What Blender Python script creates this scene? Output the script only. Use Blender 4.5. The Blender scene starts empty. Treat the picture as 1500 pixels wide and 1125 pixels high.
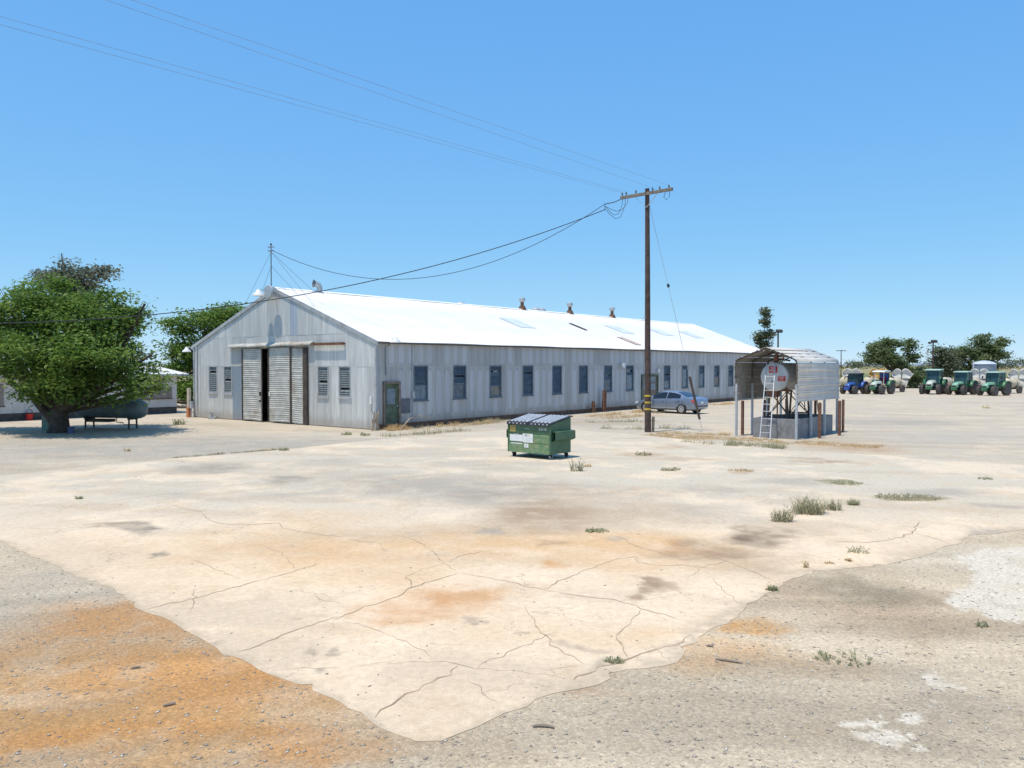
import bpy, bmesh, math, random
import numpy as np
from mathutils import Vector, Matrix, Euler
R = math.radians
random.seed(7); rng = np.random.default_rng(7)
S = bpy.context.scene
C = S.collection
# ------------------------------------------------------------------ camera
F, Y0, H = 1200.0, 535.2, 3.1            # focal length (px of 1500), horizon row, camera height
cam = bpy.data.cameras.new('camera'); co = bpy.data.objects.new('camera', cam); C.objects.link(co)
cam.sensor_width = 36; cam.lens = F/1500*36; cam.clip_start = .1; cam.clip_end = 20000
TH = math.atan((562.5-Y0)/F)
co.location = (0, 0, H); co.rotation_euler = (math.pi/2-TH, 0, 0)
S.camera = co
# ------------------------------------------------------------------ sky, sun, exposure
SUN_EL, SUN_AZ = R(74), R(221)           # azimuth of the sun, counter-clockwise from +X
w = bpy.data.worlds.new('World'); S.world = w; w.use_nodes = True
wn = w.node_tree.nodes; wl = w.node_tree.links
sky = wn.new('ShaderNodeTexSky'); sky.sky_type = 'NISHITA'; sky.sun_disc = False
sky.sun_elevation = SUN_EL; sky.sun_rotation = math.pi/2-SUN_AZ
sky.altitude = 0; sky.air_density = .7; sky.dust_density = 0; sky.ozone_density = 6
wn['Background'].inputs[1].default_value = .13
# the photograph's colour response to the clear sky, the same in every direction
def wmath(op, a, b):
    x = wn.new('ShaderNodeMath'); x.operation = op
    for i, q in enumerate((a, b)):
        if isinstance(q, (int, float)): x.inputs[i].default_value = q
        else: wl.new(q, x.inputs[i])
    return x.outputs[0]
sp_ = wn.new('ShaderNodeSeparateColor'); cb_ = wn.new('ShaderNodeCombineColor'); wl.new(sky.outputs[0], sp_.inputs[0])
for i_, (gn, gm) in enumerate(((.69, .67), (.83, .42), (.98, .13))):
    wl.new(wmath('MULTIPLY', wmath('POWER', wmath('MULTIPLY', sp_.outputs[i_], .13), gm), gn/1.414/.13), cb_.inputs[i_])
wl.new(cb_.outputs[0], wn['Background'].inputs[0])
sl = bpy.data.lights.new('sun', 'SUN'); sl.energy = 3.0; sl.angle = R(.53); sl.color = (1, .915, .77)
so = bpy.data.objects.new('sun', sl); C.objects.link(so)
sd = Vector((math.cos(SUN_AZ)*math.cos(SUN_EL), math.sin(SUN_AZ)*math.cos(SUN_EL), math.sin(SUN_EL)))
so.rotation_euler = sd.to_track_quat('Z', 'Y').to_euler(); so.location = (0, 0, 60)
S.view_settings.view_transform = 'Standard'; S.view_settings.look = 'None'
S.view_settings.exposure = .5; S.view_settings.gamma = 1
# ------------------------------------------------------------------ survey helpers
def ray(px, py):
    a = (px-750)/F; b = (562.5-py)/F
    return Vector((a, math.cos(TH)+b*math.sin(TH), b*math.cos(TH)-math.sin(TH)))
def G(px, py, z=0.0):
    r = ray(px, py); t = (z-H)/r.z
    return Vector((r.x*t, r.y*t, z))
def at(px, py, d):
    r = ray(px, py); t = d/r.y
    return Vector((r.x*t, d, H+r.z*t))
YAW = R(51.7); BC = Vector((-6.51, 39.22, 0)); BW, BL, HE, HR = 15.9, 50.4, 4.26, 7.2
U = Vector((math.cos(YAW), math.sin(YAW), 0)); V = Vector((-U.y, U.x, 0))
def onplane(px, py, n):
    r = ray(px, py); t = (BC-Vector((0, 0, H))).dot(n)/r.dot(n)
    return Vector((0, 0, H))+r*t-BC
def LW(px, py): p = onplane(px, py, V); return p.dot(U), p.z      # long wall: along, height
def GW(px, py): p = onplane(px, py, U); return p.dot(V), p.z      # gable wall: across, height
# ------------------------------------------------------------------ materials
MATS = {}
class NT:
    def __init__(s, name):
        s.m = bpy.data.materials.new(name); s.m.use_nodes = True
        s.t = s.m.node_tree; s.n = s.t.nodes; s.b = s.n['Principled BSDF']; MATS[name] = s.m
    def new(s, t, **k):
        x = s.n.new(t)
        for a, v in k.items(): setattr(x, a, v)
        return x
    def link(s, a, b): s.t.links.new(a, b)
    def set(s, sock, v):
        if hasattr(v, 'is_output') or isinstance(v, bpy.types.NodeSocket): s.link(v, sock)
        else: sock.default_value = v
    def mix(s, f, a, b, mode='MIX'):
        x = s.new('ShaderNodeMix', data_type='RGBA', blend_type=mode)
        s.set(x.inputs[0], f); s.set(x.inputs[6], a); s.set(x.inputs[7], b); return x.outputs[2]
    def math(s, op, a, b=0.0, c=0.0):
        x = s.new('ShaderNodeMath', operation=op); s.set(x.inputs[0], a); s.set(x.inputs[1], b); s.set(x.inputs[2], c); return x.outputs[0]
    def noise(s, vec, scale, detail=4, rough=.6, out=0):
        x = s.new('ShaderNodeTexNoise'); x.inputs['Scale'].default_value = scale; x.inputs['Detail'].default_value = detail
        x.inputs['Roughness'].default_value = rough
        if vec is not None: s.link(vec, x.inputs['Vector'])
        return x.outputs[out]
    def rng(s, v, a, b, c=0.0, d=1.0, smooth=True):
        x = s.new('ShaderNodeMapRange', interpolation_type='SMOOTHSTEP' if smooth else 'LINEAR')
        s.set(x.inputs[0], v)
        for i, q in enumerate((a, b, c, d)): x.inputs[i+1].default_value = q
        return x.outputs[0]
    def bump(s, h, st=.3, dist=.02):
        x = s.new('ShaderNodeBump'); x.inputs['Strength'].default_value = st; x.inputs['Distance'].default_value = dist
        s.link(h, x.inputs['Height']); s.link(x.outputs[0], s.b.inputs['Normal'])
    def coord(s, k='Object'): return s.new('ShaderNodeTexCoord').outputs[k]
    def mapping(s, v, scale=(1, 1, 1), loc=(0, 0, 0), rot=(0, 0, 0), kind='POINT'):
        x = s.new('ShaderNodeMapping', vector_type=kind); s.link(v, x.inputs[0])
        x.inputs[1].default_value = loc; x.inputs[2].default_value = rot; x.inputs[3].default_value = scale; return x.outputs[0]
def c4(c): return (c[0], c[1], c[2], 1)
def pm(name, col, rough=.6, metal=0.0, var=.25, scale=3.0, dirt=None, dirtamt=.35, bump=0.0, spec=.5, objvar=0.0):
    """plain painted / weathered surface: colour, mottling, dirt blotches"""
    if name in MATS: return MATS[name]
    k = NT(name); o = k.coord()
    n = k.noise(o, scale, 5)
    a = tuple(x*(1-var) for x in col); b = tuple(min(1, x*(1+var)) for x in col)
    cc = k.mix(k.rng(n, .3, .7), c4(a), c4(b))
    if dirt is not None:
        n2 = k.noise(o, scale*.55, 6, .7)
        cc = k.mix(k.math('MULTIPLY', k.rng(n2, .48, .72), dirtamt), cc, c4(dirt))
    if objvar:
        oi = k.new('ShaderNodeObjectInfo').outputs['Random']
        hs = k.new('ShaderNodeHueSaturation'); k.link(k.rng(oi, 0, 1, 1-objvar, 1+objvar, False), hs.inputs['Value']); k.link(cc, hs.inputs['Color']); cc = hs.outputs[0]
    k.link(cc, k.b.inputs['Base Color']); k.b.inputs['Roughness'].default_value = rough; k.b.inputs['Metallic'].default_value = metal
    k.b.inputs['Specular IOR Level'].default_value = spec
    if bump: k.bump(k.noise(o, scale*12, 4), bump, .01)
    return k.m
# ------------------------------------------------------------------ mesh helpers
class MB:
    def __init__(s): s.v = []; s.f = []; s.sm = []
    def add(s, vs, fs, smooth=False):
        b = len(s.v); s.v += [tuple(x) for x in vs]; s.f += [tuple(i+b for i in q) for q in fs]; s.sm += [smooth]*len(fs); return s
    def box(s, c, d, rot=None, taper=None):
        x, y, z = (q/2 for q in d); tx, ty = taper or (1, 1)
        p = [Vector(q) for q in ((-x, -y, -z), (x, -y, -z), (x, y, -z), (-x, y, -z), (-x*tx, -y*ty, z), (x*tx, -y*ty, z), (x*tx, y*ty, z), (-x*tx, y*ty, z))]
        if rot is not None:
            m = Euler(rot).to_matrix(); p = [m @ q for q in p]
        c = Vector(c)
        return s.add([q+c for q in p], [(0, 3, 2, 1), (4, 5, 6, 7), (0, 1, 5, 4), (1, 2, 6, 5), (2, 3, 7, 6), (3, 0, 4, 7)])
    def bar(s, a, b, wx, wy=None):
        a = Vector(a); b = Vector(b); wy = wy or wx; d = b-a; q = d.to_track_quat('Z', 'Y').to_matrix()
        x, y = wx/2, wy/2; o = [Vector((-x, -y, 0)), Vector((x, -y, 0)), Vector((x, y, 0)), Vector((-x, y, 0))]
        return s.add([a+q@t for t in o]+[b+q@t for t in o], [(0, 3, 2, 1), (4, 5, 6, 7), (0, 1, 5, 4), (1, 2, 6, 5), (2, 3, 7, 6), (3, 0, 4, 7)])
    def tube(s, pts, r, n=8, caps=True):
        pts = [Vector(p) for p in pts]; rs = r if isinstance(r, (list, tuple)) else [r]*len(pts)
        vs = []; fs = []
        for i, p in enumerate(pts):
            d = (pts[min(i+1, len(pts)-1)]-pts[max(i-1, 0)]).normalized()
            up = Vector((0, 0, 1)) if abs(d.z) < .9 else Vector((1, 0, 0))
            a = d.cross(up).normalized(); b = d.cross(a)
            vs += [p+(a*math.cos(2*math.pi*k/n)+b*math.sin(2*math.pi*k/n))*rs[i] for k in range(n)]
        for i in range(len(pts)-1):
            for k in range(n):
                fs.append((i*n+k, i*n+(k+1) % n, (i+1)*n+(k+1) % n, (i+1)*n+k))
        if caps: fs += [tuple(range(n)), tuple(range((len(pts)-1)*n+n-1, (len(pts)-1)*n-1, -1))]
        return s.add(vs, fs, True)
    def lathe(s, prof, n=16, axis='z', c=(0, 0, 0)):
        """prof: list of (radius, height)"""
        vs = []; fs = []; c = Vector(c)
        for r, h in prof:
            for k in range(n):
                a = 2*math.pi*k/n; p = (r*math.cos(a), r*math.sin(a), h)
                p = p if axis == 'z' else ((h, p[0], p[1]) if axis == 'x' else (p[0], h, p[1]))
                vs.append(Vector(p)+c)
        for i in range(len(prof)-1):
            for k in range(n): fs.append((i*n+k, i*n+(k+1) % n, (i+1)*n+(k+1) % n, (i+1)*n+k))
        fs += [tuple(range(n))[::-1], tuple(range((len(prof)-1)*n, len(prof)*n))]
        return s.add(vs, fs, True)
    def prism(s, poly, d, axis='y', off=0.0):
        """poly in two axes extruded along the third by d"""
        n = len(poly)
        def P(a, b, t): return {'y': (a, t, b), 'x': (t, a, b), 'z': (a, b, t)}[axis]
        vs = [P(a, b, off) for a, b in poly]+[P(a, b, off+d) for a, b in poly]
        return s.add(vs, [tuple(range(n)), tuple(range(2*n-1, n-1, -1))]+[(i, i+n, (i+1) % n+n, (i+1) % n) for i in range(n)])
    def grid(s, pts, nu, nv, smooth=True, closed=False):
        fs = []
        for i in range(nu-1):
            for j in range(nv-1+(1 if closed else 0)):
                fs.append((i*nv+j, i*nv+(j+1) % nv, (i+1)*nv+(j+1) % nv, (i+1)*nv+j))
        return s.add(pts, fs, smooth)
    def build(s, name, mat, parent=None, bevel=0.0, label=None):
        me = bpy.data.meshes.new(name); me.from_pydata(s.v, [], s.f); me.update()
        bm = bmesh.new(); bm.from_mesh(me); bmesh.ops.recalc_face_normals(bm, faces=bm.faces)
        if bevel:
            bmesh.ops.bevel(bm, geom=bm.edges[:], offset=bevel, segments=1, affect='EDGES', clamp_overlap=True)
            bm.to_mesh(me); bm.free()
        else:
            bm.to_mesh(me); bm.free()
            me.polygons.foreach_set('use_smooth', s.sm)
            if any(s.sm): me.set_sharp_from_angle(angle=R(42))
        o = bpy.data.objects.new(name, me); C.objects.link(o); me.materials.append(MATS[mat] if isinstance(mat, str) else mat)
        if parent: o.parent = parent
        if label: o['label'] = label
        return o
def fast(name, v, f, mat, parent=None, tone=None):
    """big meshes from numpy: v (n,3), f (m,k)"""
    me = bpy.data.meshes.new(name); k = f.shape[1]
    me.vertices.add(len(v)); me.vertices.foreach_set('co', np.asarray(v, dtype=np.float32).ravel())
    me.loops.add(f.size); me.loops.foreach_set('vertex_index', f.astype(np.int32).ravel())
    me.polygons.add(len(f)); me.polygons.foreach_set('loop_start', np.arange(0, f.size, k, dtype=np.int32))
    me.update(calc_edges=True); me.validate()
    if tone is not None:
        a = me.attributes.new('tone', 'FLOAT', 'POINT'); a.data.foreach_set('value', np.asarray(tone, dtype=np.float32))
    o = bpy.data.objects.new(name, me); C.objects.link(o); me.materials.append(MATS[mat])
    if parent: o.parent = parent
    return o
def tag(o, label, cat, group=None):
    o['label'] = label; o['category'] = cat
    if group: o['group'] = group
    return o
def thing(name, label, cat, loc=(0, 0, 0), rz=0.0, group=None):
    o = bpy.data.objects.new(name, None); C.objects.link(o); o.location = loc; o.rotation_euler = (0, 0, rz); o.empty_display_size = .2
    return tag(o, label, cat, group)
def struct(o, kind='structure'): o['kind'] = kind; return o
def text_part(name, s, size, mat, parent, loc, rot, wide=1.0):
    cu = bpy.data.curves.new(name, 'FONT'); cu.body = s; cu.size = size; cu.align_x = 'CENTER'; cu.align_y = 'CENTER'; cu.extrude = .001
    t = bpy.data.objects.new(name, cu); C.objects.link(t)
    me = bpy.data.meshes.new_from_object(t); bpy.data.objects.remove(t)
    o = bpy.data.objects.new(name, me); C.objects.link(o); me.materials.clear(); me.materials.append(MATS[mat])
    o.parent = parent; o.location = loc; o.rotation_euler = rot; o.scale = (wide, 1, 1); return o
# ================================================================== ground
from mathutils.geometry import delaunay_2d_cdt
def vnoise(x, y, seed):
    xi = np.floor(x).astype(np.int64); yi = np.floor(y).astype(np.int64); fx = x-xi; fy = y-yi
    fx = fx*fx*(3-2*fx); fy = fy*fy*(3-2*fy)
    def h(a, b):
        n = (a*374761393+b*668265263+seed*974634777) & 0x7fffffff; n = ((n ^ (n >> 13))*1274126177) & 0x7fffffff; return ((n ^ (n >> 16)) & 0xffff)/65535.0
    return (h(xi, yi)*(1-fx)+h(xi+1, yi)*fx)*(1-fy)+(h(xi, yi+1)*(1-fx)+h(xi+1, yi+1)*fx)*fy
def fbm(x, y, scale, seed, octs=5, g=.55):
    t = 0; a = 1; n = 0
    for i in range(octs): t = t+a*vnoise(x*scale*2**i+17.3*i, y*scale*2**i-9.1*i, seed+i); n += a; a *= g
    return t/n
def sstep(v, a, b):
    t = np.clip((v-a)/(b-a), 0, 1); return t*t*(3-2*t)
GSPEC = {}
def ground_material(name, base, base2, blobs, grain, bumpst, far=None, gravel=False):
    GSPEC[name] = (base, base2, blobs, far)
    k = NT(name); p = k.coord('Object'); c = k.new('ShaderNodeAttribute', attribute_name='stain').outputs['Color']
    n3 = k.noise(p, grain, 3, .75); n4 = k.noise(p, grain*.16, 4, .75)
    vv = k.math('ADD', k.rng(n3, .2, .8, .84, 1.16, False), k.rng(n4, .25, .75, -.15, .15, False)); hgt = n3
    if gravel:
        vo = k.new('ShaderNodeTexVoronoi'); vo.inputs['Scale'].default_value = 42; k.link(p, vo.inputs['Vector'])
        sp = k.new('ShaderNodeSeparateColor'); k.link(vo.outputs['Color'], sp.inputs[0])
        vv = k.math('ADD', vv, k.math('MULTIPLY', k.rng(sp.outputs[0], 0, 1, -.24, .24, False), k.rng(n4, .35, .6, .25, 1.0)))
        hgt = k.math('ADD', k.math('MULTIPLY', vo.outputs['Distance'], -.8), n3)
    hs = k.new('ShaderNodeHueSaturation'); k.link(vv, hs.inputs['Value']); k.link(c, hs.inputs['Color']); c = hs.outputs[0]
    if not gravel:
        vo = k.new('ShaderNodeTexVoronoi'); vo.inputs['Scale'].default_value = 6; k.link(p, vo.inputs['Vector'])
        wv = k.noise(p, 1.7, 5, .7, out=1); vm = k.new('ShaderNodeVectorMath', operation='MULTIPLY_ADD'); k.link(wv, vm.inputs[0]); vm.inputs[1].default_value = (.9, .9, 0); k.link(p, vm.inputs[2])
        ve = k.new('ShaderNodeTexVoronoi', feature='DISTANCE_TO_EDGE'); ve.inputs['Scale'].default_value = .62; k.link(vm.outputs[0], ve.inputs['Vector'])
        c = k.mix(k.math('MULTIPLY', k.rng(ve.outputs['Distance'], .010, .003), k.rng(k.noise(p, .8, 3), .48, .6, 0, .5)), c, (.33, .25, .175, 1))
        c = k.mix(k.math('MULTIPLY', k.rng(vo.outputs['Distance'], .10, .04), k.rng(n4, .52, .62, 0, .5)), c, (.14, .12, .10, 1))
    k.link(c, k.b.inputs['Base Color']); k.b.inputs['Roughness'].default_value = .95; k.b.inputs['Specular IOR Level'].default_value = .12
    k.bump(hgt, bumpst, .02)
    return k.m
def stain(me, spec):
    """colour of the ground: mottling, water streaks and spills with shapes of their own"""
    base, base2, blobs, far = GSPEC[spec]; n = len(me.vertices); P = np.zeros(n*3); me.vertices.foreach_get('co', P); P = P.reshape(-1, 3); x, y = P[:, 0], P[:, 1]
    wx = x+1.3*(fbm(x, y, .9, 3)-.5)+.3*(fbm(x, y, 4, 5)-.5); wy = y+1.6*(fbm(x, y, .9, 7)-.5)+.35*(fbm(x, y, 4, 9)-.5)
    def mx(c, f, col): return c*(1-f[:, None])+np.array(col)[None]*f[:, None]
    c = np.tile(np.array(base)[None], (n, 1)); c = mx(c, sstep(fbm(x, y, .3, 11), .35, .65), base2)
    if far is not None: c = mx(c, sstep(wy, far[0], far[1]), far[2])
    sx = x*math.cos(R(12))-y*math.sin(R(12)); sy = x*math.sin(R(12))+y*math.cos(R(12))
    c = mx(c, .34*sstep(fbm(sx*.16, sy*1.1, 1.0, 21, 6), .5, .72), tuple(q*.68 for q in base2))
    c = mx(c, .45*sstep(fbm(x, y, .7, 31, 6, .65), .5, .66), tuple(q*1.16 for q in base)); c = mx(c, .35*sstep(fbm(x, y, 1.6, 33, 6, .7), .53, .68), tuple(q*w_ for q, w_ in zip(base, (.80, .74, .66))))
    br = .55+.45*sstep(fbm(x, y, 2.4, 41), .3, .6)
    for (px, py, hw, hh, col, stg, soft) in blobs:
        g = G(px, py); d = g.y; l = np.hypot((wx-g.x)/(hw*d/F), (wy-g.y)/(hh*d*d/(F*H)))
        c = mx(c, stg*br*(1-sstep(l, max(.02, 1-soft), 1+soft)), col)
    if spec == 'gravel':
        # tyre bands curving through the dirt
        tb = fbm((x+.25*y)*.22, (y-.12*x+.03*x*x)*2.3, 1.0, 91, 3, .5); nr = 1-sstep(y, 11, 16)
        c = c*(1+(.15*nr*(sstep(tb, .38, .62)-.5))[:, None])
        # worn remnants of old paving showing through the gravel
        jx = x+.16*(fbm(x, y, 3, 61)-.5)+.22*(fbm(x, y, 9, 63)-.5); jy = y+.30*(fbm(x, y, 3, 65)-.5)+.40*(fbm(x, y, 9, 67)-.5); J = np.stack([jx, jy], 1)
        for q in REMN: c = mx(c, inside(J, q)*(.55+.4*sstep(fbm(x, y, 1.6, 71, 5, .7), .38, .55)), (.66, .58, .46))
    else:
        # dirt and gravel washed over the rim of the slab
        O = np.array(so_ln); A, B = O, np.roll(O, -1, 0); near = y < 30; dist = np.full(n, 9.0); q = np.stack([x, y], 1)[near]; dm = np.full(len(q), 9.0)
        for i in range(len(A)):
            e = B[i]-A[i]; t = np.clip(((q-A[i])@e)/max(e@e, 1e-9), 0, 1); dm = np.minimum(dm, np.hypot(*(q-A[i]-t[:, None]*e).T))
        dist[near] = dm; rag = fbm(x, y, 1.1, 81, 5, .7); right = sstep(x, -1.5, 2.0)
        c = mx(c, .75*(1-sstep(dist, .02, .10+.75*np.clip(rag-.42, 0, 1)*(.6+2.2*right)))*sstep(fbm(x, y, 6, 83, 4, .7), .28, .55), (.47, .375, .265))
    a = me.attributes.new('stain', 'FLOAT_COLOR', 'POINT'); a.data.foreach_set('color', np.concatenate([c, np.ones((n, 1))], 1).astype(np.float32).ravel())
def fan(d0, d1, k=.0054, spread=.72):
    pts = []; d = d0
    while d < d1:
        st = k*d; q = int(2*spread*d/st); xs = (np.arange(q)/q*2-1)*spread*d; pts.append(np.stack([xs+rng.uniform(-.3, .3, q)*st, np.full(q, d)+rng.uniform(-.3, .3, q)*st], 1)); d += st*1.5
    return np.concatenate(pts)
def sheet(name, outline, z, mat, inner, thick=0.0):
    n = len(outline); vs = [Vector((p[0], p[1])) for p in outline]+[Vector((p[0], p[1])) for p in inner]
    r = delaunay_2d_cdt(vs, [(i, (i+1) % n) for i in range(n)], [list(range(n))], 1, 1e-5)
    v = [(p.x, p.y, z) for p in r[0]]; f = [tuple(q) for q in r[2]]
    if thick:
        b = len(v); v += [(p[0], p[1], z) for p in outline]+[(p[0], p[1], z-thick) for p in outline]; f += [(b+i, b+(i+1) % n, b+n+(i+1) % n, b+n+i) for i in range(n)]
    me = bpy.data.meshes.new(name); me.from_pydata(v, [], f); me.update()
    o = bpy.data.objects.new(name, me); C.objects.link(o); me.materials.append(MATS[mat]); stain(me, mat); return o
ORG, ORL, BRN, DBR, GRY, DGR, TAN, PAL = (.50, .22, .06), (.60, .38, .19), (.30, .20, .125), (.14, .09, .06), (.34, .30, .245), (.18, .16, .13), (.42, .31, .205), (.66, .58, .46)
ground_material('concrete', (.70, .55, .385), (.63, .49, .34), [
    (650, 884, 75, 22, ORG, .55, .7), (590, 903, 45, 13, ORG, .45, .7), (690, 872, 70, 9, ORG, .4, .6), (830, 833, 17, 5, ORG, .8, .6), (988, 800, 20, 6, (.30, .13, .05), .8, .6),
    (560, 800, 330, 26, ORL, .7, .8), (900, 795, 160, 18, ORL, .75, .8), (460, 760, 90, 14, ORL, .35, .8), (380, 830, 160, 28, ORL, .3, .9), (560, 850, 120, 14, ORL, .35, .8), (770, 930, 180, 25, ORL, .25, .9), (960, 930, 90, 14, ORL, .35, .8), (130, 830, 170, 40, (.56, .44, .31), .4, .9),
    (1112, 787, 34, 14, DBR, .85, .5), (1050, 806, 50, 9, BRN, .65, .6), (1090, 830, 60, 14, BRN, .4, .7), (1165, 775, 70, 12, TAN, .4, .8),
    (805, 755, 75, 20, BRN, .8, .7), (905, 752, 100, 17, TAN, .6, .8), (730, 775, 70, 10, TAN, .6, .7), (620, 780, 120, 9, TAN, .35, .8), (1010, 812, 60, 7, BRN, .5, .6), (930, 830, 120, 12, ORL, .5, .8), (712, 780, 18, 3.5, GRY, .7, .4), (745, 771, 14, 3, GRY, .7, .4), (790, 798, 26, 4, BRN, .5, .5), (890, 796, 22, 3.5, GRY, .7, .4),
    (660, 714, 160, 15, GRY, .75, .8), (560, 700, 90, 9, GRY, .45, .8), (740, 730, 60, 12, DGR, .35, .8), (860, 722, 110, 9, BRN, .32, .8), (307, 687, 52, 7, DGR, .5, .6), (418, 703, 26, 5, DGR, .5, .6), (480, 676, 60, 5, GRY, .5, .7), (440, 720, 70, 5, GRY, .45, .8), (300, 725, 130, 7, GRY, .3, .8), (690, 680, 120, 6, GRY, .4, .8), (600, 664, 90, 4, GRY, .3, .8),
    (195, 772, 38, 5.5, DGR, .8, .25), (160, 771, 30, 2.5, BRN, .6, .3), (235, 815, 14, 4, DGR, .8, .3), (449, 969, 12, 8, DGR, .8, .3), (485, 966, 9, 3, DGR, .7, .3), (693, 909, 12, 4, DGR, .7, .3), (752, 930, 9, 3, DGR, .6, .3), (971, 856, 30, 9, BRN, .85, .3), (930, 868, 24, 5, BRN, .75, .3), (840, 957, 30, 7, DGR, .45, .5), (862, 984, 14, 10, DGR, .6, .5),
    (1200, 677, 48, 3.2, BRN, .7, .4), (1165, 671, 25, 2, BRN, .6, .4), (940, 667, 45, 3, TAN, .8, .4), (1010, 672, 40, 2, TAN, .6, .5), (985, 655, 30, 3, BRN, .45, .5), (1080, 691, 24, 2.5, TAN, .9, .4), (1160, 705, 60, 4, GRY, .6, .6), (1240, 708, 26, 3.5, (.22, .20, .10), .9, .3), (1330, 729, 56, 4.5, (.24, .20, .10), .9, .3), (1380, 722, 70, 5, GRY, .6, .6), (1450, 742, 40, 4, GRY, .6, .5), (1040, 717, 30, 6, GRY, .5, .6), (1010, 745, 40, 9, GRY, .35, .8), (1460, 784, 50, 8, GRY, .8, .4), (1075, 760, 60, 10, GRY, .3, .8)],
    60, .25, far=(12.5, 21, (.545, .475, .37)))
ground_material('gravel', (.56, .455, .32), (.49, .40, .285), [
    (60, 870, 130, 45, (.44, .37, .28), .8, .7), (130, 1010, 440, 100, (.46, .275, .13), 1.0, .6), (60, 1080, 420, 60, (.47, .27, .115), .8, .6), (190, 905, 130, 34, (.48, .24, .085), .75, .6), (330, 985, 190, 40, (.56, .28, .10), .7, .6), (90, 1075, 260, 26, ORG, .4, .7), (420, 1095, 90, 26, (.54, .26, .09), .6, .6), (40, 1110, 110, 18, (.40, .31, .21), .7, .7), (500, 1110, 40, 20, (.46, .33, .2), .5, .7),
    (1108, 916, 62, 13, (.60, .28, .06), .85, .5), (1060, 962, 110, 26, (.56, .32, .14), .65, .7), (1180, 985, 120, 22, (.40, .29, .18), .6, .7), (1240, 880, 170, 42, TAN, .8, .6), (1260, 858, 60, 16, (.25, .21, .14), .6, .7), (1330, 912, 130, 14, (.40, .30, .2), .6, .7), (830, 1010, 60, 14, (.40, .27, .16), .7, .6), (1380, 1000, 50, 14, (.5, .42, .32), .6, .5), (1420, 1030, 120, 70, (.36, .30, .22), .7, .8),
    (1440, 820, 120, 18, PAL, .35, .7), (250, 655, 420, 16, (.36, .325, .27), .75, .6), (700, 622, 160, 6, (.40, .36, .30), .6, .6), (870, 617, 120, 9, (.42, .375, .31), .6, .6), (1250, 655, 60, 8, (.42, .27, .15), .7, .6), (1000, 641, 60, 4, (.38, .24, .12), .7, .5), (1360, 640, 150, 8, (.40, .37, .32), .5, .8), (1290, 618, 120, 5, (.30, .28, .25), .5, .8), (880, 619, 90, 3, (.35, .28, .19), .5, .6)],
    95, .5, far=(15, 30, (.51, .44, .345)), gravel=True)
k = NT('field'); p = k.coord('Object')
cc = k.mix(k.rng(k.noise(p, .02, 5), .4, .6), (.36, .27, .12, 1), (.30, .25, .11, 1)); cc = k.mix(k.rng(k.noise(k.mapping(p, (.004, .05, 1)), 1, 4), .5, .62), cc, (.15, .17, .06, 1))
k.link(cc, k.b.inputs['Base Color']); k.b.inputs['Roughness'].default_value = 1
m = MB(); m.add([(-9000, -200, -.03), (9000, -200, -.03), (9000, 14000, -.03), (-9000, 14000, -.03)], [(0, 1, 2, 3)])
struct(m.build('field_ground', 'field'))
YARD = [(-90, -25), (70, -25), (120, 60), (135, 121), (60, 124), (30, 118), (-90, 128)]
def ragged(pts, step=.16, amp=.05, seed=1, closed=True):
    r = random.Random(seed); out = []; wlk = 0.0
    n = len(pts)
    for i in range(n if closed else n-1):
        a, b = Vector(pts[i]), Vector(pts[(i+1) % n]); L = (b-a).length; st = step*max(1, a.y/11); q = max(1, int(L/st))
        nn = Vector((-(b-a).y, (b-a).x, 0)).normalized() if L > 0 else Vector((0, 0, 0))
        for j in range(q):
            t = j/q; p = a.lerp(b, t)
            if j: wlk = wlk*.75+r.uniform(-amp, amp)*.8; p = p+nn*(wlk+r.uniform(-amp, amp)*.55)+(b-a).normalized()*r.uniform(-.3, .3)*L/q
            out.append(p)
    return out
def inside(P, poly):
    x, y = P[:, 0], P[:, 1]; r = np.zeros(len(P), bool); j = len(poly)-1
    for i in range(len(poly)):
        xi, yi = poly[i]; xj, yj = poly[j]
        with np.errstate(divide='ignore', invalid='ignore'):
            r ^= ((yi > y) != (yj > y)) & (x < (xj-xi)*(y-yi)/(yj-yi)+xi)
        j = i
    return r
OUT = [(0, 791.7), (58, 818), (111, 845), (171, 869), (213, 897), (262, 918), (320, 952), (356, 967), (391, 987), (458, 1003), (500, 1030), (540, 1055), (580, 1076), (611, 1087), (647, 1086), (675, 1074), (713, 1058), (740, 1045), (784, 1025), (811, 1016), (840, 1011), (878, 1003), (891, 987), (918, 981), (944, 980), (971, 976), (1000, 962), (996, 948), (1022, 934), (1067, 914), (1089, 894), (1116, 874), (1147, 854), (1191, 836), (1249, 832), (1307, 825), (1351, 816), (1378, 803), (1409, 796), (1420, 784), (1500, 776), (1800, 760), (1800, 702), (1500, 681), (1280, 666), (1149, 659), (1066, 652), (1010, 645), (949, 638), (870, 632), (800, 627), (739, 629.5), (640, 637), (540, 645.5), (400, 660), (250, 672), (120, 684), (0, 697)]
ZS = .006
def gpx(org, pts): return [G(org[0]+a*.44444, org[1]+b*.44444) for a, b in pts]
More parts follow.
